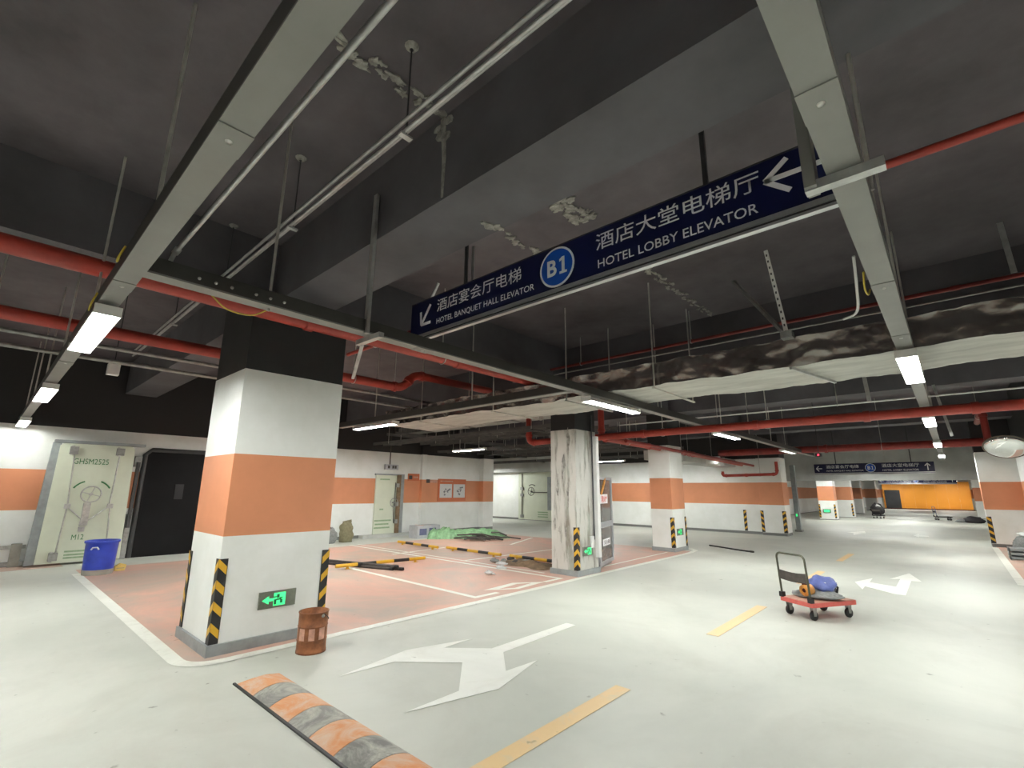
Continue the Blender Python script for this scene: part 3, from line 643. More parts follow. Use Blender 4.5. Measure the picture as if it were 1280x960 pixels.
# ------------------------------------------------------------------ foil wrapped duct
du = thing('air_duct', 'foil wrapped rectangular air duct crossing above the aisle', 'air duct', (-4, 6.8, 3.06))
def duct_skin(y0, y1, z0, z1, x0, x1, nx, amp):
    prof = []
    for k in range(10): prof.append((y0, z1-(z1-z0)*k/9, 'f'))
    for k in range(1, 13): prof.append((y0+(y1-y0)*k/12, z0, 'b'))
    for k in range(1, 7): prof.append((y1, z0+(z1-z0)*k/6, 'r'))
    for k in range(1, 9): prof.append((y1-(y1-y0)*k/8, z1, 't'))
    return prof
def duct(x0, x1, nx):
    y0, y1, z0, z1 = 6.2, 7.45, 3.07, 3.40
    pr = duct_skin(y0, y1, z0, z1, 0, 0, 0, 0); n = len(pr); G = []
    for i in range(nx+1):
        x = x0+(x1-x0)*i/nx
        for (y, z, f) in pr:
            p = Vector((x, y, z)); a = .042 if f == 'f' else .022
            q = Vector((x*2.2, y*3, z*5)); d = abs(noise.noise(q))*1.6+abs(noise.noise(q*2.9))*1.0+abs(noise.noise(q*6.1))*.35-.75
            sag = .02*math.sin(x*1.7+1)+.012*math.sin(x*4.1)
            if f == 'f': p.y -= a*d; p.z += sag*.4+.02*noise.noise(q*1.4)
            elif f == 'b': p.z -= a*d*.7-sag*.5
            elif f == 't': p.z += a*d
            G.append(p)
    def part(ks, name, m):
        mb = MB(); idx = {}
        fs = []; vs = []
        for i in range(nx+1):
            for k in ks: idx[(i, k)] = len(vs); vs.append(G[i*n+k % n])
        for i in range(nx):
            for a, b in zip(ks[:-1], ks[1:]): fs.append((idx[(i, a)], idx[(i, b)], idx[(i+1, b)], idx[(i+1, a)]))
        mb.add(vs, fs, True); return mb.build(name, m, du)
    part(list(range(0, 10)), 'foil_side', 'foil'); part(list(range(9, 22)), 'wrap_underside', 'wrap')
    part(list(range(21, n))+[n], 'foil_back', 'foil')
duct(-9.6, 7.0, 420)
B((-9.62, 6.24, 3.09), (-9.58, 7.42, 3.38), 'end_panel', 'foil', du)
for x in (-8.2, -6.05, -4.40, -2.9, 2.5):
    hang(du, x, 6.14, 3.03)
    hang(du, x, 7.50, 3.03, SLAB)
    MB().bar((x, 6.1, 3.02), (x, 7.55, 3.02), .03, .02).build('support_channel', 'wrap', du)
# perforated strut and diagonal brace over the duct
ps = thing('perforated_strut', 'white perforated strut with diagonal brace above the duct', 'strut', (-1.3, 6.16, 3.4))
MB().bar((-1.20, 6.12, 3.42), (-1.32, 6.12, SLAB-.05), .045, .012, up=(0, 1, 0)).build('strut', 'white', ps)
for k in range(13):
    f = (k+.5)/13; MB().box((-1.20-.12*f-.008, 6.108, 3.42+1.1*f-.014), (-1.20-.12*f+.008, 6.114, 3.42+1.1*f+.014)).build('slot', 'darkrod', ps)
MB().bar((-1.22, 6.16, 3.44), (-1.95, 6.9, SLAB), .04, .04).build('diagonal_brace', 'steel', ps)
MB().box((-1.26, 6.06, 3.38), (-1.14, 6.2, 3.46)).build('clamp', 'steel', ps)
MB().bar((-1.22, 6.2, 3.04), (-.95, 7.3, 3.02), .03, .03).build('lower_brace', 'galv', ps)

# ------------------------------------------------------------------ red fire pipes
def pipe(label, pts, r, m='red', couplings=(), hangers=(), n=12, name='fire_pipe'):
    P = [Vector(p) for p in pts]; t = thing(name, label, 'pipe', (P[0]+P[-1])/2)
    full = [P[0]]
    for i in range(1, len(P)-1):   # rounded elbows
        a = (P[i-1]-P[i]).normalized(); b = (P[i+1]-P[i]).normalized(); R_ = min(r*2.2, (P[i-1]-P[i]).length*.45, (P[i+1]-P[i]).length*.45)
        for k in range(6):
            f = k/5; full.append(P[i]+a*R_*(1-f)**2+b*R_*f**2)
    full.append(P[-1]); MB().tube(full, r, n).build('pipe_run', m, t)
    for i in range(1, len(P)-1):
        for e in (P[i-1], P[i+1]):
            d = (e-P[i]).normalized(); c = P[i]+d*min(r*2.4, (e-P[i]).length*.45)
            MB().tube([c-d*.03, c+d*.03], r*1.22, n).build('coupling', m, t)
    for c, d in couplings:
        c = Vector(c); d = Vector(d).normalized(); MB().tube([c-d*.045, c+d*.045], r*1.2, n).build('coupling', m, t)
    for x, y, z0, z1 in hangers:
        MB().torus((x, y, z0), r+.008, .007, (1, 0, 0) if abs(P[1].x-P[0].x) > abs(P[1].y-P[0].y) else (0, 1, 0), 16, 6).build('pipe_clamp', 'galv', t)
        MB().tube([(x, y, z0+r), (x, y, z1)], .009, 6).build('hanger_rod', 'rod', t)
    return t
pipe('red main pipe crossing upper left above the first lamp', [(-5.3, -5, 3.50), (-5.3, 9.0, 3.50)], .080, couplings=[((-5.3, -.3, 3.5), (0, 1, 0)), ((-5.3, 2.3, 3.5), (0, 1, 0)), ((-5.3, 4.6, 3.5), (0, 1, 0))], hangers=[(-5.3, 4.3, 3.5, SLAB)])
pipe('red pipe passing behind the near column with a stepped offset', [(-8.0, -5, 3.62), (-8.0, 5.5, 3.62), (-8.0, 5.75, 3.95), (-8.0, 8.0, 3.95)], .085, couplings=[((-8.0, .6, 3.62), (0, 1, 0)), ((-8, 3.4, 3.62), (0, 1, 0))], hangers=[(-8, -.2, 3.62, SLAB), (-8, 4.4, 3.62, SLAB), (-8, 5.3, 3.62, SLAB)])
pipe('thick red main pipe crossing the aisle beneath the trunking', [(-8.2, 9.7, 3.7), (-8.2, 9.7, 2.85), (8, 9.7, 2.85)], .078,
     couplings=[((-4.9, 9.7, 2.85), (1, 0, 0)), ((-2.6, 9.7, 2.85), (1, 0, 0)), ((.4, 9.7, 2.85), (1, 0, 0)), ((-.9, 9.7, 2.85), (1, 0, 0))], hangers=[(-4.45, 9.7, 2.85, SLAB), (-2.4, 9.7, 2.85, SLAB), (-7.2, 9.7, 2.85, SLAB)])
pipe('red pipe running away from the stained column along the back bays', [(-6.12, 9.95, 3.7), (-6.12, 9.95, 2.86), (-6.12, 15, 2.80), (-6.15, 20.4, 2.68)], .075, couplings=[((-6.12, 12.4, 2.83), (0, 1, 0)), ((-6.13, 15.5, 2.79), (0, 1, 0))], hangers=[(-6.12, 11.2, 2.85, SLAB), (-6.13, 14.6, 2.8, SLAB)])
pipe('second slimmer red pipe beside the receding one', [(-5.72, 10.4, 2.80), (-5.72, 20.4, 2.62)], .045, 'reddark')
pipe('thin red sprinkler branch passing behind the large sign', [(-7.0, 3.72, 3.75), (8, 3.72, 3.75)], .030, couplings=[((-5.3, 3.72, 3.75), (1, 0, 0))], hangers=[(-6.2, 3.72, 3.75, SLAB)], n=10)
pipe('thin red sprinkler branch above the foil duct', [(-7, 7.62, 4.06), (8, 7.62, 4.06)], .028, 'reddark', couplings=[((-2.9, 7.62, 4.06), (1, 0, 0)), ((.35, 7.62, 4.06), (1, 0, 0))], hangers=[(-5.1, 7.62, 4.06, SLAB), (-2.9, 7.62, 4.06, SLAB)], n=8)
pipe('far dark red pipe across the aisle beyond the third lamp', [(-6.5, 19.0, 3.05), (1.4, 19.0, 3.05)], .12, 'reddark', couplings=[((-3, 19, 3.05), (1, 0, 0))], hangers=[(-4.2, 19, 3.05, SLAB), (-1.5, 19, 3.05, SLAB)])
pipe('low red pipe loop on the banded wall by the pier', [(-6.9, 20.4, 2.42), (-6.9, 20.4, 2.25), (-4.9, 20.4, 2.28), (-4.9, 20.4, 2.75)], .055, couplings=[((-6.0, 20.4, 2.26), (1, 0, 0))], hangers=[(-5.5, 20.4, 2.27, BZ)])
pipe('dark red pipe bundle above the convex mirror', [(.75, 15.8, 2.6), (.75, 15.8, 3.6), (.75, 19, 3.6)], .07, 'reddark', hangers=[(.75, 17.5, 3.6, SLAB)])
pipe('thin grey pipe above the duct next to the sprinkler branch', [(-7, 7.72, 3.97), (8, 7.72, 3.97)], .014, 'steel', n=6, name='conduit')
pipe('upper of two thin grey conduits left of the near column', [(-8.7, -5, 3.57), (-8.7, 8, 3.57)], .03, 'steel', hangers=[(-8.7, .5, 3.57, SLAB)], n=8, name='conduit')
pipe('lower of two thin grey conduits left of the near column', [(-8.9, -5, 3.42), (-8.9, 8, 3.42)], .03, 'steel', n=8, name='conduit')
pipe('white conduit above the thick red main pipe', [(-6.0, 10.6, 3.22), (1.3, 10.6, 3.22)], .016, 'white', hangers=[(-3.6, 10.6, 3.22, SLAB), (-1.4, 10.6, 3.22, SLAB)], n=6, name='conduit')
# free hanging strips by the duct on the right
hs = thing('hanging_strap', 'pale metal strap hanging from the slab at right', 'strap', (.8, 7.3, 3.9))
MB().bar((.82, 7.25, 3.98), (.80, 7.25, SLAB), .05, .012, up=(0, 1, 0)).build('strap', 'galv', hs)
hs = thing('hanging_strap', 'grey strut hanging below the duct over the aisle', 'strap', (-.75, 8.6, 3.0))
MB().bar((-.74, 8.6, 2.93), (-.78, 8.6, 3.83), .05, .03, up=(0, 1, 0)).build('strap', 'galv', hs)
hs = thing('hanging_strap', 'grey strut hanging beyond the third lamp', 'strap', (.1, 13.1, 2.8))
MB().bar((.12, 13.1, 2.75), (-.02, 13.1, 3.83), .05, .03, up=(0, 1, 0)).build('strap', 'galv', hs)

# ------------------------------------------------------------------ cable ladders over the bays
def ladder(label, p, q, wd=.4):
    p = Vector(p); q = Vector(q); t = thing('cable_ladder', label, 'cable ladder', (p+q)/2, 'cable ladders over the rear bays'); d = (q-p).normalized(); n = d.cross(Vector((0, 0, 1)))
    for s in (-1, 1): MB().bar(p+n*s*wd/2, q+n*s*wd/2, .02, .09).build('side_rail', 'ladder', t)
    L_ = (q-p).length; k = int(L_/.5)
    proto_r = None
    for i in range(k):
        c = p+d*(i+.5)*L_/k
        if proto_r is None:
            proto_r = MB().bar(c-n*wd/2, c+n*wd/2, .03, .02).build('rung', 'ladder', t); base = c
        else:
            r_ = proto_r.copy(); COL.objects.link(r_); r_.parent = t; r_.location = c-base
    for f in (.12, .5, .88):
        c = p+d*L_*f
        for s in (-1, 1): MB().tube([c+n*s*(wd/2+.04)+Vector((0, 0, -.05)), Vector((c.x, c.y, SLAB))+n*s*(wd/2+.04)], .008, 6).build('hanger_rod', 'rod', t)
        MB().bar(c-n*(wd/2+.07)+Vector((0, 0, -.06)), c+n*(wd/2+.07)+Vector((0, 0, -.06)), .04, .03).build('support_channel', 'ladder', t)
    return t
ladder('first cable ladder behind the foil duct over the bays', (-14.8, 9.3, 3.15), (-6.6, 9.3, 3.15))
ladder('second cable ladder behind the foil duct over the bays', (-14.8, 11.35, 3.3), (-6.6, 11.35, 3.3), .5)
ladder('third cable ladder over the rear bays', (-14.8, 12.2, 3.05), (-6.6, 12.2, 3.05), .5)
ladder('fourth cable ladder over the rear bays', (-14.8, 14.4, 3.1), (-7, 14.4, 3.1), .6)
ladder('fifth cable ladder over the rear bays', (-15.5, 16.6, 3.15), (-7, 16.6, 3.15), .6)
ladder('cable ladder running along the left wall above the doors', (-13.6, 9, 3.42), (-13.6, 19.5, 3.42), .5)
ladder('cable ladder close to the back wall over the passage', (-21, 18.0, 3.0), (-8, 18.0, 3.0), .5)
# flat grey ducts
d2 = thing('air_duct', 'flat dark air duct over the rear bays', 'air duct', (-10, 11.5, 3.55)); B((-14.5, 9.9, 3.55), (-7.2, 10.4, 3.75), 'duct_body', 'steel', d2)
for x in (-13, -11, -9): B((x-.02, 9.87, 3.53), (x+.02, 10.43, 3.77), 'flange', 'tray', d2)
d3 = thing('air_duct', 'pale boxed duct beside the receding red pipes', 'air duct', (-6.8, 17, 2.62)); B((-7.3, 14.4, 2.60), (-6.5, 20.8, 2.9), 'duct_body', 'hdr', d3)
for y in (15.5, 17.5, 19.5): B((-7.32, y, 2.58), (-6.48, y+.04, 2.92), 'flange', 'hdr', d3)
# small ceiling devices
sp = thing('speaker_box', 'small white speaker hanging left of the near column', 'speaker', (-9.0, 1.08, 3.3))
MB().box((-9.06, 1.02, 3.24), (-8.94, 1.16, 3.40)).build('body', 'white', sp); MB().tube([(-9, 1.09, 3.4), (-9, 1.09, SLAB)], .006, 6).build('cable', 'darkrod', sp)
al = thing('alarm_beacon', 'small red glowing alarm beacon under the far ceiling', 'alarm', (-3.1, 18.2, 2.7))
MB().box((-3.18, 18.15, 2.75), (-3.02, 18.3, 2.85)).build('housing', 'darkrod', al); MB().lathe((-3.1, 18.15, 2.80), [(.028, 0), (.025, .02), (0, .03)], 12, (0, -1, 0)).build('lens', 'redled', al)
MB().tube([(-3.1, 18.22, 2.85), (-3.1, 18.22, SLAB)], .01, 6).build('stem', 'darkrod', al)

# ------------------------------------------------------------------ blast doors on the left wall
def wheel(parent, c, axis, R_=.15, m='chrome'):
    c = Vector(c); a = Vector(axis).normalized(); mb = MB().torus(c+a*.09, R_, .014, a, 28, 8); h = mb.build('handwheel', m, parent)
    x = a.orthogonal().normalized(); y = a.cross(x)
    for k in range(4):
        t = math.pi/2*k+.5; MB().tube([c+a*.07, c+a*.09+(x*math.cos(t)+y*math.sin(t))*R_], .009, 6).build('spoke', m, h)
    MB().tube([c, c+a*.11], .03, 10).build('hub', m, h)
    return h
bd = thing('blast_door', 'pale green steel blast door leaf stencilled GHSM2525', 'door', (-14.3, 1.75, 0))
XF = -14.22
MB().prism([(1.07, .04), (2.46, .04), (2.46, .10), (2.40, 2.48), (2.34, 2.55), (1.16, 2.55), (1.10, 2.50)], lambda u, v, t: (XF-.17+t, u, v), .17).build('leaf', 'doorgreen', bd)
MB().prism([(.92, .02), (1.07, .04), (1.12, 2.55), (.98, 2.56)], lambda u, v, t: (XF-.2+t, u, v), .14).build('edge_frame', 'dooredge', bd)
MB().box((XF-.18, 1.0, 2.56), (XF-.02, 2.6, 2.62)).build('top_frame', 'dooredge', bd)
MB().box((XF-.18, 2.50, .7), (XF-.06, 2.56, 2.2)).build('gasket', 'darkframe', bd)
PX = lambda u, v, t: (XF+.002+t, u, v)
text(bd, 'door_number', 'GHSM2525', 'green', (1.36, 1.96, 2.11, 2.23), PX, .0)
text(bd, 'door_mark', 'M12', 'green', (1.57, 1.77, .50, .61), PX, .0)
for z in (.25, .18, .12):
    MB().box((XF, 1.50, z), (XF+.003, 2.0, z+.035)).build('faded_line', 'palegreen', bd)
for y, z in ((1.33, 2.40), (2.13, 2.41), (1.33, .18), (2.2, .2)):
    h = B((XF, y-.07, z-.08), (XF+.10, y+.07, z+.08), 'hinge_block', 'steel', bd); MB().tube([(XF+.06, y-.03, z-.1), (XF+.06, y-.03, z+.1)], .03, 10).build('hinge_pin', 'chrome', h)
wheel(bd, (XF, 1.75, 1.46), (1, 0, 0), .17)
for k in range(2):
    s = (-1, 1)[k]; MB().tube([(XF+.03, 1.75+s*.34*math.cos(a), 1.46+.30*math.sin(a)) for a in [.45+.14*j for j in range(6)]], .016, 6).build('turn_arrow', 'green', bd)
for pts in ([(1.40, 1.20), (1.35, 2.33)], [(2.10, 1.20), (2.13, 2.33)], [(1.40, 1.20), (1.36, .25)], [(2.12, 1.20), (2.18, .28)], [(1.38, 1.22), (1.74, .86)], [(2.13, 1.22), (1.74, .86)]):
    MB().tube([(XF+.04, a, b) for a, b in pts], .013, 6).build('locking_rod', 'chrome', bd)
for y, z in ((1.40, 1.21), (2.12, 1.2), (1.70, .84), (1.70, .72)): MB().box((XF, y-.05, z-.05), (XF+.07, y+.05, z+.05)).build('guide_block', 'chrome', bd)
MB().box((XF, 1.66, .80), (XF+.09, 1.78, 1.28)).build('gear_case', 'chrome', bd)
dd = thing('blast_door', 'black closed steel door with rounded frame left of the near column', 'door', (-14.6, 3.95, 0))
fr = [(2.68, .0), (2.68, 2.40), (2.80, 2.52), (5.1, 2.52), (5.22, 2.40), (5.22, 0)]
MB().tube([(-14.57, a, b) for a, b in fr], .055, 8).build('rounded_frame', 'darkframe', dd)
B((-14.6, 2.72, .0), (-14.56, 5.18, 2.47), 'leaf', 'dark', dd)
B((-14.56, 3.40, 1.33), (-14.55, 3.58, 1.70), 'vision_slot', 'blackcol', dd)
MB().box((-14.6, 2.50, 0), (-14.46, 2.60, 1.0)).build('door_stop', 'steel', dd); MB().box((-14.6, 2.48, 2.1), (-14.5, 2.62, 2.35)).build('latch_box', 'steel', dd)
rl = thing('floor_rail', 'low grey steel barrier frame by the left wall', 'barrier', (-14.45, .6, 0))
MB().box((-14.56, -.6, .36), (-14.5, .92, .43)).build('top_rail', 'steel', rl); MB().box((-14.56, -.6, .02), (-14.5, .92, .10)).build('bottom_rail', 'steel', rl)
for y in (-.5, .70): MB().box((-14.56, y, 0), (-14.48, y+.16, .46)).build('post', 'dust', rl)
# small pale door with step, sign box above, red plate
sd = thing('blast_door', 'small pale green steel door beside the notice board', 'door', (-15, 10, 0))
B((-15.0, 9.40, .10), (-14.94, 10.25, 2.10), 'leaf', 'doorgreen', sd); B((-15.0, 10.25, .10), (-14.88, 10.40, 2.12), 'edge_frame', 'dirt', sd); B((-15.0, 10.40, .10), (-14.92, 10.56, 2.12), 'door_frame', 'dooredge', sd)
B((-15.0, 9.36, 2.10), (-14.92, 10.56, 2.15), 'door_head', 'dooredge', sd); B((-15.0, 8.9, 0), (-14.72, 11.3, .10), 'step', 'hdr', sd)
PS = lambda u, v, t: (-14.938+t, u, v)
for z, y0, y1 in ((1.93, 9.55, 9.95), (.52, 9.42, 10.1), (.40, 9.45, 10.0), (.28, 9.42, 10.05), (.9, 9.6, 9.75)): B((-14.94, y0, z), (-14.937, y1, z+.05), 'faded_line', 'palegreen', sd)
wheel(sd, (-14.94, 10.12, 1.15), (1, 0, 0), .15, 'steel')
for z in (1.75, .5, 1.1): B((-14.94, 10.2, z-.07), (-14.86, 10.32, z+.07), 'hinge_block', 'steel', sd)
MB().tube([(-14.9, 10.18, .45), (-14.9, 10.18, 1.85)], .016, 6).build('locking_rod', 'darkframe', sd)
eb = thing('exit_box', 'small exit box on a rod above the pale door', 'sign', (-14.85, 9.93, 2.3)); B((-14.9, 9.66, 2.30), (-14.82, 10.2, 2.48), 'box_body', 'carton', eb)
for y in (9.76, 9.94, 10.04): B((-14.82, y, 2.34), (-14.815, y+.08, 2.44), 'mark', 'strip', eb)
MB().tube([(-14.86, 9.86, 2.48), (-14.86, 9.86, 3.5), (-14.86, 10.0, 3.62), (-14.86, 10.0, SLAB)], .02, 8).build('drop_rod', 'strip', eb)
rp = thing('wall_plate', 'small red plate on the wall right of the pale door', 'sign', (-15, 11.0, 1.95)); B((-15, 10.76, 1.93), (-14.98, 11.28, 2.19), 'plate', 'board', rp); B((-14.98, 10.8, 1.98), (-14.975, 10.95, 2.12), 'mark', 'strip', rp); B((-14.98, 11.0, 2.03), (-14.975, 11.22, 2.09), 'mark', 'rustpink', rp)
nb = thing('notice_board', 'orange notice board with two white sheets on the left wall', 'notice board', (-15, 12.9, 1.2))
B((-15, 12.2, 1.17), (-14.97, 13.66, 2.03), 'board', 'board', nb)
for y0 in (12.28, 12.98):
    s_ = B((-14.97, y0, 1.30), (-14.96, y0+.62, 1.83), 'sheet', 'paper', nb)
    for k in range(5):
        yy = y0+.12+random.uniform(0, .3); zz = 1.4+random.uniform(0, .3); MB().bar((-14.958, yy, zz), (-14.958, yy+random.uniform(.05, .18), zz+random.uniform(-.05, .12)), .01, random.uniform(.02, .07)).build('drawing', 'ink', s_)
B((-14.97, 12.3, 1.92), (-14.965, 12.95, 1.96), 'heading', 'rustpink', nb)
np_ = thing('wall_plate', 'tiny dark plate at the left of the notice board', 'sign', (-15, 11.8, 1.85)); B((-15, 11.62, 1.86), (-14.98, 11.78, 2.0), 'icon', 'strip', np_); B((-15, 11.8, 1.87), (-14.985, 12.15, 1.99), 'caption', 'rustpink', np_)
# big door in the side passage
pd = thing('blast_door', 'large pale green blast door in the side passage', 'door', (-16.6, 20.85, 0)); yf = 20.85
B((-18.4, yf, .03), (-15.2, 20.9, 2.58), 'leaf', 'doorgreen', pd); wheel(pd, (-17.4, yf, 1.55), (0, -1, 0), .22, 'strip')
MB().tube([(-18.1, yf-.05, .2), (-18.1, yf-.05, 2.55)], .025, 6).build('locking_rod', 'strip', pd); MB().tube([(-17.4, yf-.05, 1.5), (-15.8, yf-.05, 1.5)], .022, 6).build('locking_rod', 'strip', pd)
for z in (1.35, 1.7, .2): B((-18.2, yf-.08, z-.08), (-18.0, yf, z+.08), 'guide_block', 'steel', pd)
B((-16.25, yf-.1, .57), (-15.6, yf, 2.33), 'control_panel', 'dooredge', pd)
for z in (.42, .30, .18): B((-17.0, yf-.004, z), (-16.3, yf, z+.06), 'faded_line', 'palegreen', pd)
MB().tube([(-17.4+.36*math.cos(a), yf-.012, 1.56+.36*math.sin(a)) for a in [.9+.12*j for j in range(12)]], .02, 6).build('turn_arrow', 'strip', pd)

# ------------------------------------------------------------------ hydrant cabinet door by the stained column
fc = thing('hydrant_cabinet', 'aluminium framed hydrant cabinet standing right of the stained column', 'cabinet', (-5.95, 9.4, 0))
ca = Vector((-5.72, 9.05, 0)); cb = Vector((-6.08, 10.22, 0)); cdv = (cb-ca); cl = cdv.length; cu_ = cdv.normalized(); cn = Vector((cu_.y, -cu_.x, 0))
if cn.x < 0: cn = -cn
def CP(u, v, t): return ca+cu_*u+cn*t+Vector((0, 0, v))
def crect(u0, u1, v0, v1, t0, t1, name, m, par=None):
    return MB().prism([(u0, v0), (u1, v0), (u1, v1), (u0, v1)], lambda a, b, t: CP(a, b, t0+t), t1-t0).build(name, m, par or fc)
crect(0, cl, .08, 1.92, -.28, -.25, 'back_panel', 'cabframe'); crect(0, .04, .08, 1.92, -.25, 0, 'side_panel', 'cabframe'); crect(cl-.04, cl, .08, 1.92, -.25, 0, 'side_panel', 'cabframe')
crect(0, cl, 1.86, 1.92, -.25, .02, 'top_panel', 'cabframe'); crect(0, cl, .06, .14, -.25, .02, 'base_panel', 'cabframe'); crect(.05, cl-.05, 0, .06, -.22, -.03, 'foot', 'steel')
for u0, u1, v0, v1 in ((0, .10, .14, 1.86), (cl-.10, cl, .14, 1.86), (.10, cl-.10, .83, .95)): crect(u0, u1, v0, v1, 0, .025, 'door_frame', 'cabframe')
crect(.10, cl-.10, .14, .83, .0, .008, 'lower_pane', 'glass'); crect(.10, cl-.10, .95, 1.86, 0, .008, 'upper_pane', 'glass')
pl = crect(.18, .80, 1.34, 1.54, .010, .016, 'white_plate', 'lettering')
text(fc, 'plate_text', '消火栓', 'redink', (.24, .74, 1.37, 1.51), lambda u, v, d: tuple(CP(u, v, .018+d)), .02)
crect(.30, .92, .44, .58, .010, .016, 'lower_plate', 'lettering'); text(fc, 'plate_text', '灭火器', 'strip', (.36, .86, .465, .555), lambda u, v, d: tuple(CP(u, v, .018+d)), .01)
MB().bar(CP(.25, 1.55, .02), CP(.62, 1.88, .02), .03, .06).build('amber_strip', 'tape', fc)
crect(.25, .65, .98, 1.25, -.2, -.05, 'hose_reel', 'carton')

# ------------------------------------------------------------------ speed bump
sb = thing('speed_bump', 'worn orange and black rubber speed bump across the lane', 'speed bump', (-2.5, 1.93, 0))
edges = [-4.72, -4.36, -4.05, -3.72, -3.40, -3.07, -2.75, -2.42, -2.10, -1.78, -1.46, -1.14, -.82, -.5]
for k in range(len(edges)-1):
    a, b = edges[k]+.004, edges[k+1]-.004; n = 12; vs = []; nx = 4
    for i in range(nx+1):
        x = a+(b-a)*i/nx
        if k == 0: x = max(x, a)
        for j in range(n+1):
            t = j/n; y = 1.75+.36*t; z = .05*math.sin(math.pi*t)**.8
            if k == 0 and i == 0: z *= .35
            vs.append((x, y, z+.001))
    fs = [(i*(n+1)+j, (i+1)*(n+1)+j, (i+1)*(n+1)+j+1, i*(n+1)+j+1) for i in range(nx) for j in range(n)]
    mb = MB().add(vs, fs, True)
    for i in (0, nx): mb.add([vs[i*(n+1)+j] for j in range(n+1)], [tuple(range(n+1))])
    mb.build('bump_segment', 'bumpor' if k % 2 == 0 else 'bumpbk', sb)
B((-4.74, 1.735, 0), (-.5, 1.755, .012), 'front_lip', 'rubber', sb)

# ------------------------------------------------------------------ rusty paint tin
pc = thing('paint_tin', 'rusty orange paint tin at the foot of the near column', 'paint tin', (-5.10, 2.58, 0)); c = (-5.10, 2.58, 0)
MB().lathe(c, [(0, .004), (.140, .004), (.146, .0), (.146, .02), (.142, .03), (.142, .115), (.146, .12), (.142, .125), (.142, .245), (.147, .25), (.142, .255), (.142, .37), (.148, .375), (.148, .385), (.138, .385), (.136, .30), (0, .30)], 36).build('can_body', 'rust', pc)
MB().lathe(c, [(0, .302), (.134, .302)], 24).build('paint_residue', 'rustdark', pc)
for t0, t1 in ((-.9, -.45), (-.15, .25), (.55, 1.0), (-1.6, -1.15)):
    n = 6; vs = []
    for i in range(n+1):
        t = t0-.55+(t1-t0)*i/n; vs += [(c[0]+.1435*math.cos(t), c[1]+.1435*math.sin(t), .13), (c[0]+.1435*math.cos(t), c[1]+.1435*math.sin(t), .24)]
    MB().add(vs, [(2*i, 2*i+2, 2*i+3, 2*i+1) for i in range(n)], True).build('faded_label', 'rustpink', pc)
MB().tube([(c[0]+.148*math.cos(a), c[1]+.148*math.sin(a), .375-.10*math.sin((a-.2)*1.0)) for a in [.2+.25*k for k in range(13)]], .004, 6).build('bail_handle', 'darkrod', pc)
for a in (.2, 3.2): MB().lathe((c[0]+.142*math.cos(a), c[1]+.142*math.sin(a), .35), [(.018, 0), (.014, .01), (0, .012)], 10, (math.cos(a), math.sin(a), 0)).build('handle_ear', 'steel', pc)

# ------------------------------------------------------------------ blue bin and sponge
bb = thing('blue_bin', 'scuffed blue plastic bin in front of the blast door', 'bin', (-12.3, 1.83, 0)); c = (-12.3, 1.83, 0)
MB().lathe(c, [(0, .01), (.225, .0), (.235, .04), (.245, .40), (.25, .57), (.27, .58), (.27, .62), (.245, .62), (.24, .57), (.21, .05), (0, .05)], 32).build('bin_body', 'blue', bb)
MB().lathe(c, [(.228, .002), (.2375, .04), (.240, .10)], 32).build('dusty_foot', 'dust', bb)
for a in (-.5, 2.6): MB().tube([(c[0]+.275*math.cos(a+d), c[1]+.275*math.sin(a+d), .47+.04*(abs(d) < .15)) for d in (-.22, -.12, 0, .12, .22)], .014, 6).build('grab_handle', 'carton', bb)
ys = thing('foam_block', 'small yellow foam block beside the blue bin', 'foam block', (-12.5, 2.22, 0)); MB().prism([(-.08, 0), (.07, 0), (.09, .11), (-.01, .14), (-.085, .09)], lambda u, v, t: (-12.55+t, 2.2+u, v), .10).build('block', 'foam', ys); MB().box((-12.552, 2.135, .05), (-12.445, 2.26, .058)).build('seam', 'dust', ys)

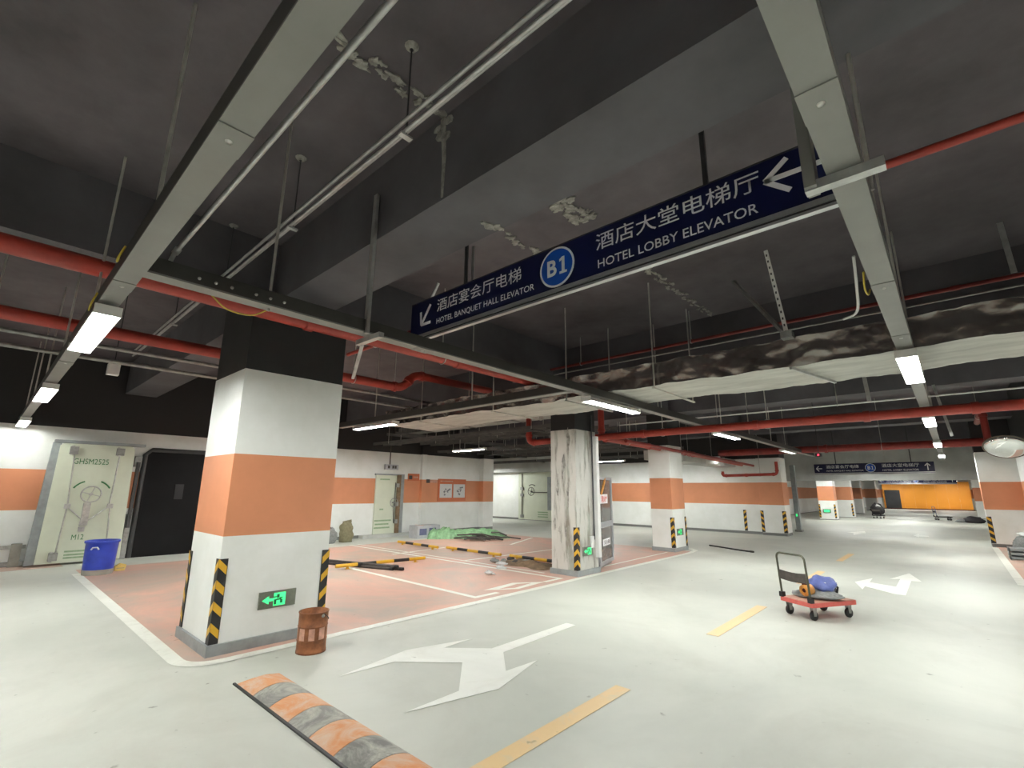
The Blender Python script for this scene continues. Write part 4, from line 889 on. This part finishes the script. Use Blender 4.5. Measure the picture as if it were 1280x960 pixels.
# ------------------------------------------------------------------ platform truck and its load
TS = .92
def truck(label, loc, yaw, deck='truckred', frame='truckgrey', load=True):
    t = thing('platform_truck', label, 'hand truck', loc); t_o = Vector(loc)
    def W(u, v, z): return t_o+Vector((u, v, z))*TS
    pts = []
    for cx, cy, a0 in ((.38, .23, 0), (-.38, .23, 90), (-.38, -.23, 180), (.38, -.23, 270)):
        for k in range(5): a = math.radians(a0+90*k/4); pts.append((cx+.05*math.cos(a), cy+.05*math.sin(a)))
    d = MB().prism(pts, lambda u, v, z: W(u, v, .185+z), .055).build('deck', deck, t)
    MB().prism([(p[0]*.94, p[1]*.92) for p in pts], lambda u, v, z: W(u, v, .24+z), .006).build('deck_mat', 'rustpink' if deck == 'truckred' else deck, d)
    for sx in (-1, 1):
        for sy in (-1, 1):
            cx, cy = sx*.33, sy*.20
            cs = MB().box(W(cx-.035, cy-.035, .17), W(cx+.035, cy+.035, .185)).build('castor', 'steel', t)
            for s in (-.026, .022): MB().prism([(-.02, .06), (.02, .06), (.035, .17), (-.035, .17)], lambda u, v, q: W(cx+u, cy+s+q, v), .004).build('fork', 'steel', cs)
            MB().lathe(W(cx, cy-.02, .065), [(0, 0), (.053, 0), (.060, .008), (.060, .032), (.053, .04), (0, .04)], 18, (0, 1, 0)).build('wheel', 'rubber', cs)
    hx = -.40
    path = [(hx, -.24, .24), (hx, -.24, .80)]+[(hx-.0, -.24+.07-.07*math.cos(a), .80+.07*math.sin(a)) for a in [math.pi/2*k/5 for k in range(1, 6)]]+[(hx, .17+.07*math.sin(a), .80+.07*math.cos(a)) for a in [math.pi/2*k/5 for k in range(0, 6)]]+[(hx, .24, .24)]
    MB().tube([W(p[0]-.06*(p[2]-.24), p[1], p[2]) for p in path], .0135, 10).build('push_handle', frame, t)
    vs = [(hx-.06*(z-.24)-.006, y, z-.02*math.cos(y*6)) for z in (.50, .63) for y in [-.235+.47*k/10 for k in range(11)]]
    vs2 = [(x+.012, y, z) for x, y, z in vs]; fs = [(k, k+1, k+12, k+11) for k in range(10)]; n0 = len(vs)
    allf = fs+[tuple(i+n0 for i in f) for f in fs]+[(k, k+1, n0+k+1, n0+k) for k in range(10)]+[(11+k, 12+k, n0+12+k, n0+11+k) for k in range(10)]
    MB().add([W(*v) for v in vs+vs2], allf).build('back_plate', 'strip', t)
    for y in (-.24, .24): MB().box(W(hx-.03, y-.03, .24), W(hx+.03, y+.03, .31)).build('handle_socket', 'rubber', t)
    t.rotation_euler.z = yaw
    return t
tk_yaw = math.radians(60)
tk = truck('red platform truck with a folding handle standing in the aisle', (-1.58, 7.92, 0), tk_yaw)
def on_truck(u, v, z):
    u *= TS; v *= TS; return Vector((-1.58+u*math.cos(tk_yaw)-v*math.sin(tk_yaw), 7.92+u*math.sin(tk_yaw)+v*math.cos(tk_yaw), .247*TS+z))
g = thing('folded_tarp', 'grey folded cloth lying on the platform truck', 'cloth', on_truck(.02, 0, 0)); lump(on_truck(-.02, .0, 0), (.30, .18, .05), 3, .2).build('cloth', 'greycloth', g); lump(on_truck(.1, -.04, .02), (.2, .14, .05), 8, .25).build('fold', 'greycloth', g)
g = thing('blue_bag', 'blue plastic bag lying on top of the platform truck load', 'bag', on_truck(.12, 0, .09)); lump(on_truck(.12, .0, .075), (.17, .15, .11), 5, .25, 18, 12).build('bag_body', 'bluebag', g); lump(on_truck(.10, -.06, .17), (.07, .05, .03), 6, .3).build('white_print', 'plastic', g)
g = thing('dark_backpack', 'dark strap bag at the far side of the platform truck', 'bag', on_truck(.25, .05, 0)); lump(on_truck(.24, .04, 0), (.12, .17, .11), 9, .25).build('bag_body', 'darkcloth', g); MB().tube([on_truck(.32, -.05, .02), on_truck(.35, -.06, .12), on_truck(.28, -.02, .2)], .015, 6).build('strap', 'darkcloth', g)
g = thing('amber_roll', 'amber packing roll on the platform truck behind the handle', 'tape roll', on_truck(-.2, -.02, .05)); MB().lathe(on_truck(-.2, -.02, .11), [(.03, -.06), (.07, -.06), (.072, 0), (.07, .06), (.03, .06), (.03, -.06)], 20, (math.cos(tk_yaw), math.sin(tk_yaw), .1)).build('roll', 'tape', g); MB().box(on_truck(-.2, -.02, .05)-Vector((.05, .03, 0)), on_truck(-.2, -.02, .05)+Vector((.03, .06, .14))).build('dark_core', 'rustdark', g)

# ------------------------------------------------------------------ wheel stops and loose pipes in the bays
def stop(label, p, q, z=.075):
    p = Vector((p[0], p[1], z)); q = Vector((q[0], q[1], z)); t = thing('wheel_stop', label, 'wheel stop', ((p.x+q.x)/2, (p.y+q.y)/2, 0), 'yellow and black pipe wheel stops')
    for k, (a, b) in enumerate(((0, .22), (.22, .42), (.42, .62), (.62, .80), (.80, 1))):
        MB().tube([p.lerp(q, a), p.lerp(q, b)], .036, 10).build('pipe_section', 'yellow' if k % 2 == 0 else 'rubber', t)
    for f in (.12, .88):
        c = p.lerp(q, f); d = (q-p).normalized(); MB().bar(c+Vector((0, 0, -z+.004)), c+Vector((0, 0, -.02)), .02, .05).build('foot', 'yellow', t)
        MB().bar(c-d*.05+Vector((0, 0, -z+.004)), c+d*.05+Vector((0, 0, -z+.004)), .09, .008).build('base_plate', 'yellow', t)
    return t
stop('yellow black wheel stop nearest the large column', (-9.55, 5.2), (-9.28, 7.25))
stop('yellow black wheel stop in front of the cartons', (-12.64, 8.85), (-10.69, 8.78)); stop('yellow black wheel stop before the green tarpaulin', (-10.48, 8.93), (-8.43, 8.9)); stop('yellow black wheel stop beside the stained column', (-8.16, 8.95), (-6.3, 8.93))
for i, (p, q) in enumerate((((-11.4, 5.25, .03), (-8.55, 6.12, .03)), ((-11.3, 5.15, .03), (-8.7, 5.98, .03)), ((-11.2, 5.22, .075), (-8.62, 6.04, .075)))):
    g = thing('loose_pipe', ('dark loose pipe on the salmon floor, far one of three', 'dark loose pipe on the salmon floor, near one of three', 'dark loose pipe lying on top of two others')[i], 'pipe', ((p[0]+q[0])/2, (p[1]+q[1])/2, 0), 'loose dark pipes in the bay')
    MB().tube([p, Vector(p).lerp(Vector(q), .5), q], .032, 10).build('pipe_run', 'strip', g); MB().tube([Vector(q)-Vector((.05, .015, 0)), Vector(q)+Vector((.02, .006, 0))], .036, 10).build('end_sleeve', 'rubber', g)
hz = thing('rubber_hose', 'black rubber hose lying on the floor before the back wall', 'hose', (-4.6, 15, 0)); MB().tube([(-5.75, 15.3, .02), (-5.2, 15.0, .02), (-4.7, 14.7, .02), (-4.35, 14.55, .02)], .022, 8).build('hose_run', 'rubber', hz); MB().tube([(-4.38, 14.56, .02), (-4.28, 14.52, .02)], .03, 8).build('nozzle', 'strip', hz)

# ------------------------------------------------------------------ tarpaulin, strips, cartons, sacks
def boxy(c, r, seed, n=20, m=12):
    vs = []; fs = []; c = Vector(c)
    for i in range(m+1):
        f = i/m; k = .92+.14*math.sin(f*3.0)-.55*max(0, f-.8)*2.2
        for j in range(n):
            t = 2*math.pi*j/n; ct, st = math.cos(t), math.sin(t)
            x = math.copysign(abs(ct)**.45, ct)*r[0]*(k if f < .8 else k*(1-(f-.8)*3)); y = math.copysign(abs(st)**.45, st)*r[1]*k
            q = .035*noise.noise(Vector((x*6+seed, y*6, f*5))); vs.append(c+Vector((x+q, y+q, f*r[2])))
    fs = [(i*n+j, i*n+(j+1) % n, (i+1)*n+(j+1) % n, (i+1)*n+j) for i in range(m) for j in range(n)]+[tuple(range(n))[::-1], tuple(m*n+j for j in range(n))]
    return MB().add(vs, fs, True)
def heap(x0, x1, y0, y1, h, seed, nx=34, ny=16):
    mb = MB(); vs = []
    for i in range(nx+1):
        for j in range(ny+1):
            u, v = i/nx, j/ny; e = min(1, 3.2*min(u, 1-u, v, 1-v)*1.3)
            z = max(0, h*e**.6*(.62+.55*noise.noise(Vector((u*5+seed, v*3, 0)))+.25*noise.noise(Vector((u*14, v*9+seed, 2)))))
            vs.append((x0+(x1-x0)*u+.1*noise.noise(Vector((u*4, v*4, seed))), y0+(y1-y0)*v+.12*noise.noise(Vector((v*4, u*4, seed+9))), z+.004))
    fs = [(i*(ny+1)+j, (i+1)*(ny+1)+j, (i+1)*(ny+1)+j+1, i*(ny+1)+j+1) for i in range(nx) for j in range(ny)]
    return mb.add(vs, fs, True)
g = thing('tarpaulin', 'crumpled green tarpaulin heaped on the floor by the left wall', 'tarpaulin', (-13, 12, 0))
def tq(mb):   # turn the heap to lie along the wall diagonal
    c = Vector((-12.75, 12.0, 0)); a = math.radians(52)
    for v in mb.v:
        d = v-c; v.x = c.x+d.x*math.cos(a)-d.y*math.sin(a); v.y = c.y+d.x*math.sin(a)+d.y*math.cos(a)
    return mb
tq(heap(-14.2, -11.5, 11.35, 12.65, .34, 4)).build('sheet', 'tarp', g); tq(heap(-14.3, -13.3, 11.3, 12.3, .42, 8, 16, 12)).build('bunched_end', 'tarp', g)
for k in range(22):
    cx = random.uniform(-12.6, -11.3); cy = random.uniform(11.0, 12.8); a = math.radians(random.uniform(25, 75)); l = random.uniform(.5, 1.0); z = .03+.30*random.random()*(1 if cx < -11.7 else .4)
    g = thing('rubber_strip', 'dark rubber strip in the pile beside the green tarpaulin', 'strip', (cx, cy, 0), 'dark strips by the tarpaulin')
    p = Vector((cx-l/2*math.cos(a), cy-l/2*math.sin(a), max(.02, z*.6))); q = Vector((cx+l/2*math.cos(a), cy+l/2*math.sin(a), .02+z*.25)); mid = (p+q)/2+Vector((0, 0, .05))
    MB().bar(p, mid, .10, .035).build('strip_half', 'strip', g); MB().bar(mid, q, .10, .035).build('strip_half', 'strip', g)
for i, (x, y, z, s) in enumerate(((-13.75, 10.45, 0, (.45, .5, .42)), (-14.35, 11.2, 0, (.5, .9, .36)))):
    g = thing('carton_box', ('pale carton standing before the tarpaulin', 'long pale carton behind the tarpaulin')[i], 'carton', (x, y, z))
    B((x-s[0]/2, y-s[1]/2, z), (x+s[0]/2, y+s[1]/2, z+s[2]), 'carton_body', 'carton', g); B((x+s[0]/2, y-s[1]*.3, z+s[2]*.25), (x+s[0]/2+.004, y+s[1]*.3, z+s[2]*.75), 'printed_panel', 'cartonprint', g); B((x-s[0]/2-.002, y-.03, z+s[2]), (x+s[0]/2+.002, y+.03, z+s[2]+.003), 'tape_strip', 'tape', g)
g = thing('woven_sack', 'upright olive woven sack against the left wall', 'sack', (-14.3, 8.05, 0)); boxy((-14.3, 8.05, 0), (.13, .18, .60), 12).build('sack_body', 'sack', g); MB().bar((-14.31, 7.92, .58), (-14.30, 8.20, .63), .03, .08).build('folded_top', 'sack', g)
g = thing('woven_sack', 'slumped dark sack left of the olive one', 'sack', (-14.3, 7.5, 0)); lump((-14.3, 7.45, 0), (.22, .26, .30), 15, .2, 16, 12).build('sack_body', 'greycloth', g); lump((-14.22, 7.45, .30), (.08, .1, .1), 16, .3).build('gathered_neck', 'darkcloth', g)
g = thing('debris_heap', 'brown debris swept together beside the stained column', 'debris', (-7.3, 8.5, 0)); heap(-8.0, -6.5, 8.15, 8.85, .10, 21, 20, 10).build('dust_heap', 'dirt', g)
for k in range(7):
    x = random.uniform(-8.1, -7.0); y = random.uniform(8.2, 8.7); lump((x, y, .02), (random.uniform(.05, .16), random.uniform(.04, .1), .04), 30+k, .35, 8, 6).build('scrap', 'strip' if k % 2 else 'greycloth', g)
for i, (x, y, r) in enumerate(((-7.35, 7.75, .10), (-7.0, 7.05, .10), (-7.7, 8.15, .12))):
    g = thing('plastic_scrap', ('crumpled clear wrap on the double bay line', 'crumpled clear wrap nearest the lane', 'crumpled clear wrap next to the debris')[i], 'litter', (x, y, 0), 'bits of clear wrap')
    lump((x, y, 0), (r, r*.7, .04), 40+i, .5, 10, 7).build('wrap_ball', 'plastic', g); lump((x+r, y+.03, 0), (r*.5, r*.4, .02), 44+i, .5, 8, 6).build('loose_tail', 'plastic', g)

# ------------------------------------------------------------------ right side: mirror, bags; far objects
def oval(mb, c, k):
    for v in mb.v: v.z = c.z+(v.z-c.z)*k
    return mb
mr = thing('convex_mirror', 'round convex traffic mirror on an arm at right', 'mirror', (.9, 14, 2.3)); mc = Vector((.90, 14.0, 2.55)); ax = Vector((-.30, -1, -.42)).normalized(); R_ = .34
oval(MB().lathe(mc, [(R_*math.sin(a), .09*math.cos(a*1.0)-.02) for a in [math.pi/2*k/9 for k in range(10)]], 36, ax), mc, .68).build('mirror_face', 'mirror', mr)
oval(MB().torus(mc+ax*-.02, R_+.005, .016, ax, 36, 8), mc, .68).build('rim', 'mirrorrim', mr); oval(MB().lathe(mc, [(R_, -.02), (R_*.8, -.09), (0, -.11)], 30, ax), mc, .68).build('back_shell', 'mirrorrim', mr)
MB().tube([mc-ax*.1, Vector((1.25, 14.6, 2.42)), Vector((1.50, 15.2, 2.35))], .022, 8).build('arm', 'steel', mr); MB().tube([Vector((1.50, 15.2, 2.35)), Vector((1.56, 15.2, 2.35))], .06, 10).build('wall_flange', 'steel', mr)
# wall stub that carries the arm
for i, (x, y, r, m_, lab) in enumerate(((1.22, 18.6, (.26, .3, .36), 'greycloth', 'grey rubbish bag leaning by the right wall'), (1.3, 17.4, (.22, .3, .22), 'darkcloth', 'dark rubbish bag on the floor at right edge'), (1.2, 19.6, (.2, .25, .22), 'sack', 'small olive bag behind the grey rubbish bag'))):
    g = thing('rubbish_bag', lab, 'bag', (x, y, 0), 'rubbish bags by the right wall'); lump((x, y, 0), r, 60+i, .22, 16, 12).build('bag_body', m_, g); lump((x-.05, y-.1, r[2]*1.5), (.12, .1, .06), 64+i, .4).build('white_flap', 'plastic' if i == 0 else m_, g)
g = thing('plastic_crate', 'grey plastic crate on the floor before the rubbish bags', 'crate', (.98, 18.0, 0))
for z in (.02, .12, .22): B((.80, 17.75, z), (1.16, 18.25, z+.06), 'crate_tier', 'dooredge', g)
for x in (.80, 1.13):
    for y in (17.75, 18.22): B((x, y, 0), (x+.03, y+.03, .3), 'corner_post', 'steel', g)
truck('dark platform truck far down the aisle', (-.75, 40.3, 0), math.radians(20), 'darkcloth', 'cartonprint')
truck('small dark trolley far away left of the aisle centre', (-3.85, 39.5, 0), math.radians(80), 'rubber', 'rubber')
g = thing('rubbish_bag', 'dark heap on the trolley far away left', 'bag', (-3.85, 39.5, .25), 'far dark bags'); lump((-3.85, 39.5, .25), (.35, .35, .4), 71, .3).build('bag_body', 'darkcloth', g); lump((-3.8, 39.3, .7), (.15, .15, .1), 72, .3).build('pale_top', 'plastic', g)
g = thing('rubbish_bag', 'low dark heap by the far right column', 'bag', (.6, 38, 0), 'far dark bags'); lump((.6, 38, 0), (.42, .4, .2), 73, .3).build('bag_body', 'darkcloth', g); lump((.1, 38.3, 0), (.3, .3, .1), 74, .3).build('loose_end', 'greycloth', g)
# amber hoarding closing the far aisle
am = thing('hoarding', 'amber hoarding closing the far end of the aisle', 'hoarding', (-2.3, 64, 0))
for k in range(8):
    x0 = -5.6+k*.84; B((x0, 64, .1), (x0+.835, 64.06, 2.7), 'panel', 'amber', am)
B((-5.7, 63.98, 0), (1.2, 64.1, .10), 'base_rail', 'rustdark', am); B((-5.45, 63.9, .1), (-4.2, 63.99, 1.9), 'dark_opening', 'blackcol', am)
g = thing('exit_sign', 'tiny green exit sign above the amber hoarding', 'exit sign', (-4.2, 58, 2.45)); B((-4.4, 58, 2.40), (-3.8, 58.05, 2.6), 'plate', 'exitplate', g); B((-4.35, 57.98, 2.43), (-3.85, 57.99, 2.57), 'lit_panel', 'exitgreen', g); MB().tube([(-4.1, 58.03, 2.6), (-4.1, 58.03, SLAB)], .02, 6).build('rod', 'darkrod', g)
# grey steel post at the pier
g = thing('gate_post', 'grey steel post at the end of the banded pier', 'post', (-4.95, 23.6, 0)); B((-5.15, 23.5, 0), (-4.98, 23.7, 2.75), 'shaft', 'dooredge', g); B((-5.2, 23.45, 0), (-4.93, 23.75, .08), 'base_plate', 'steel', g); B((-5.10, 23.48, .62), (-5.05, 23.5, .72), 'green_lamp', 'exitgreen', g)
for nm in ('gate_post',): pass
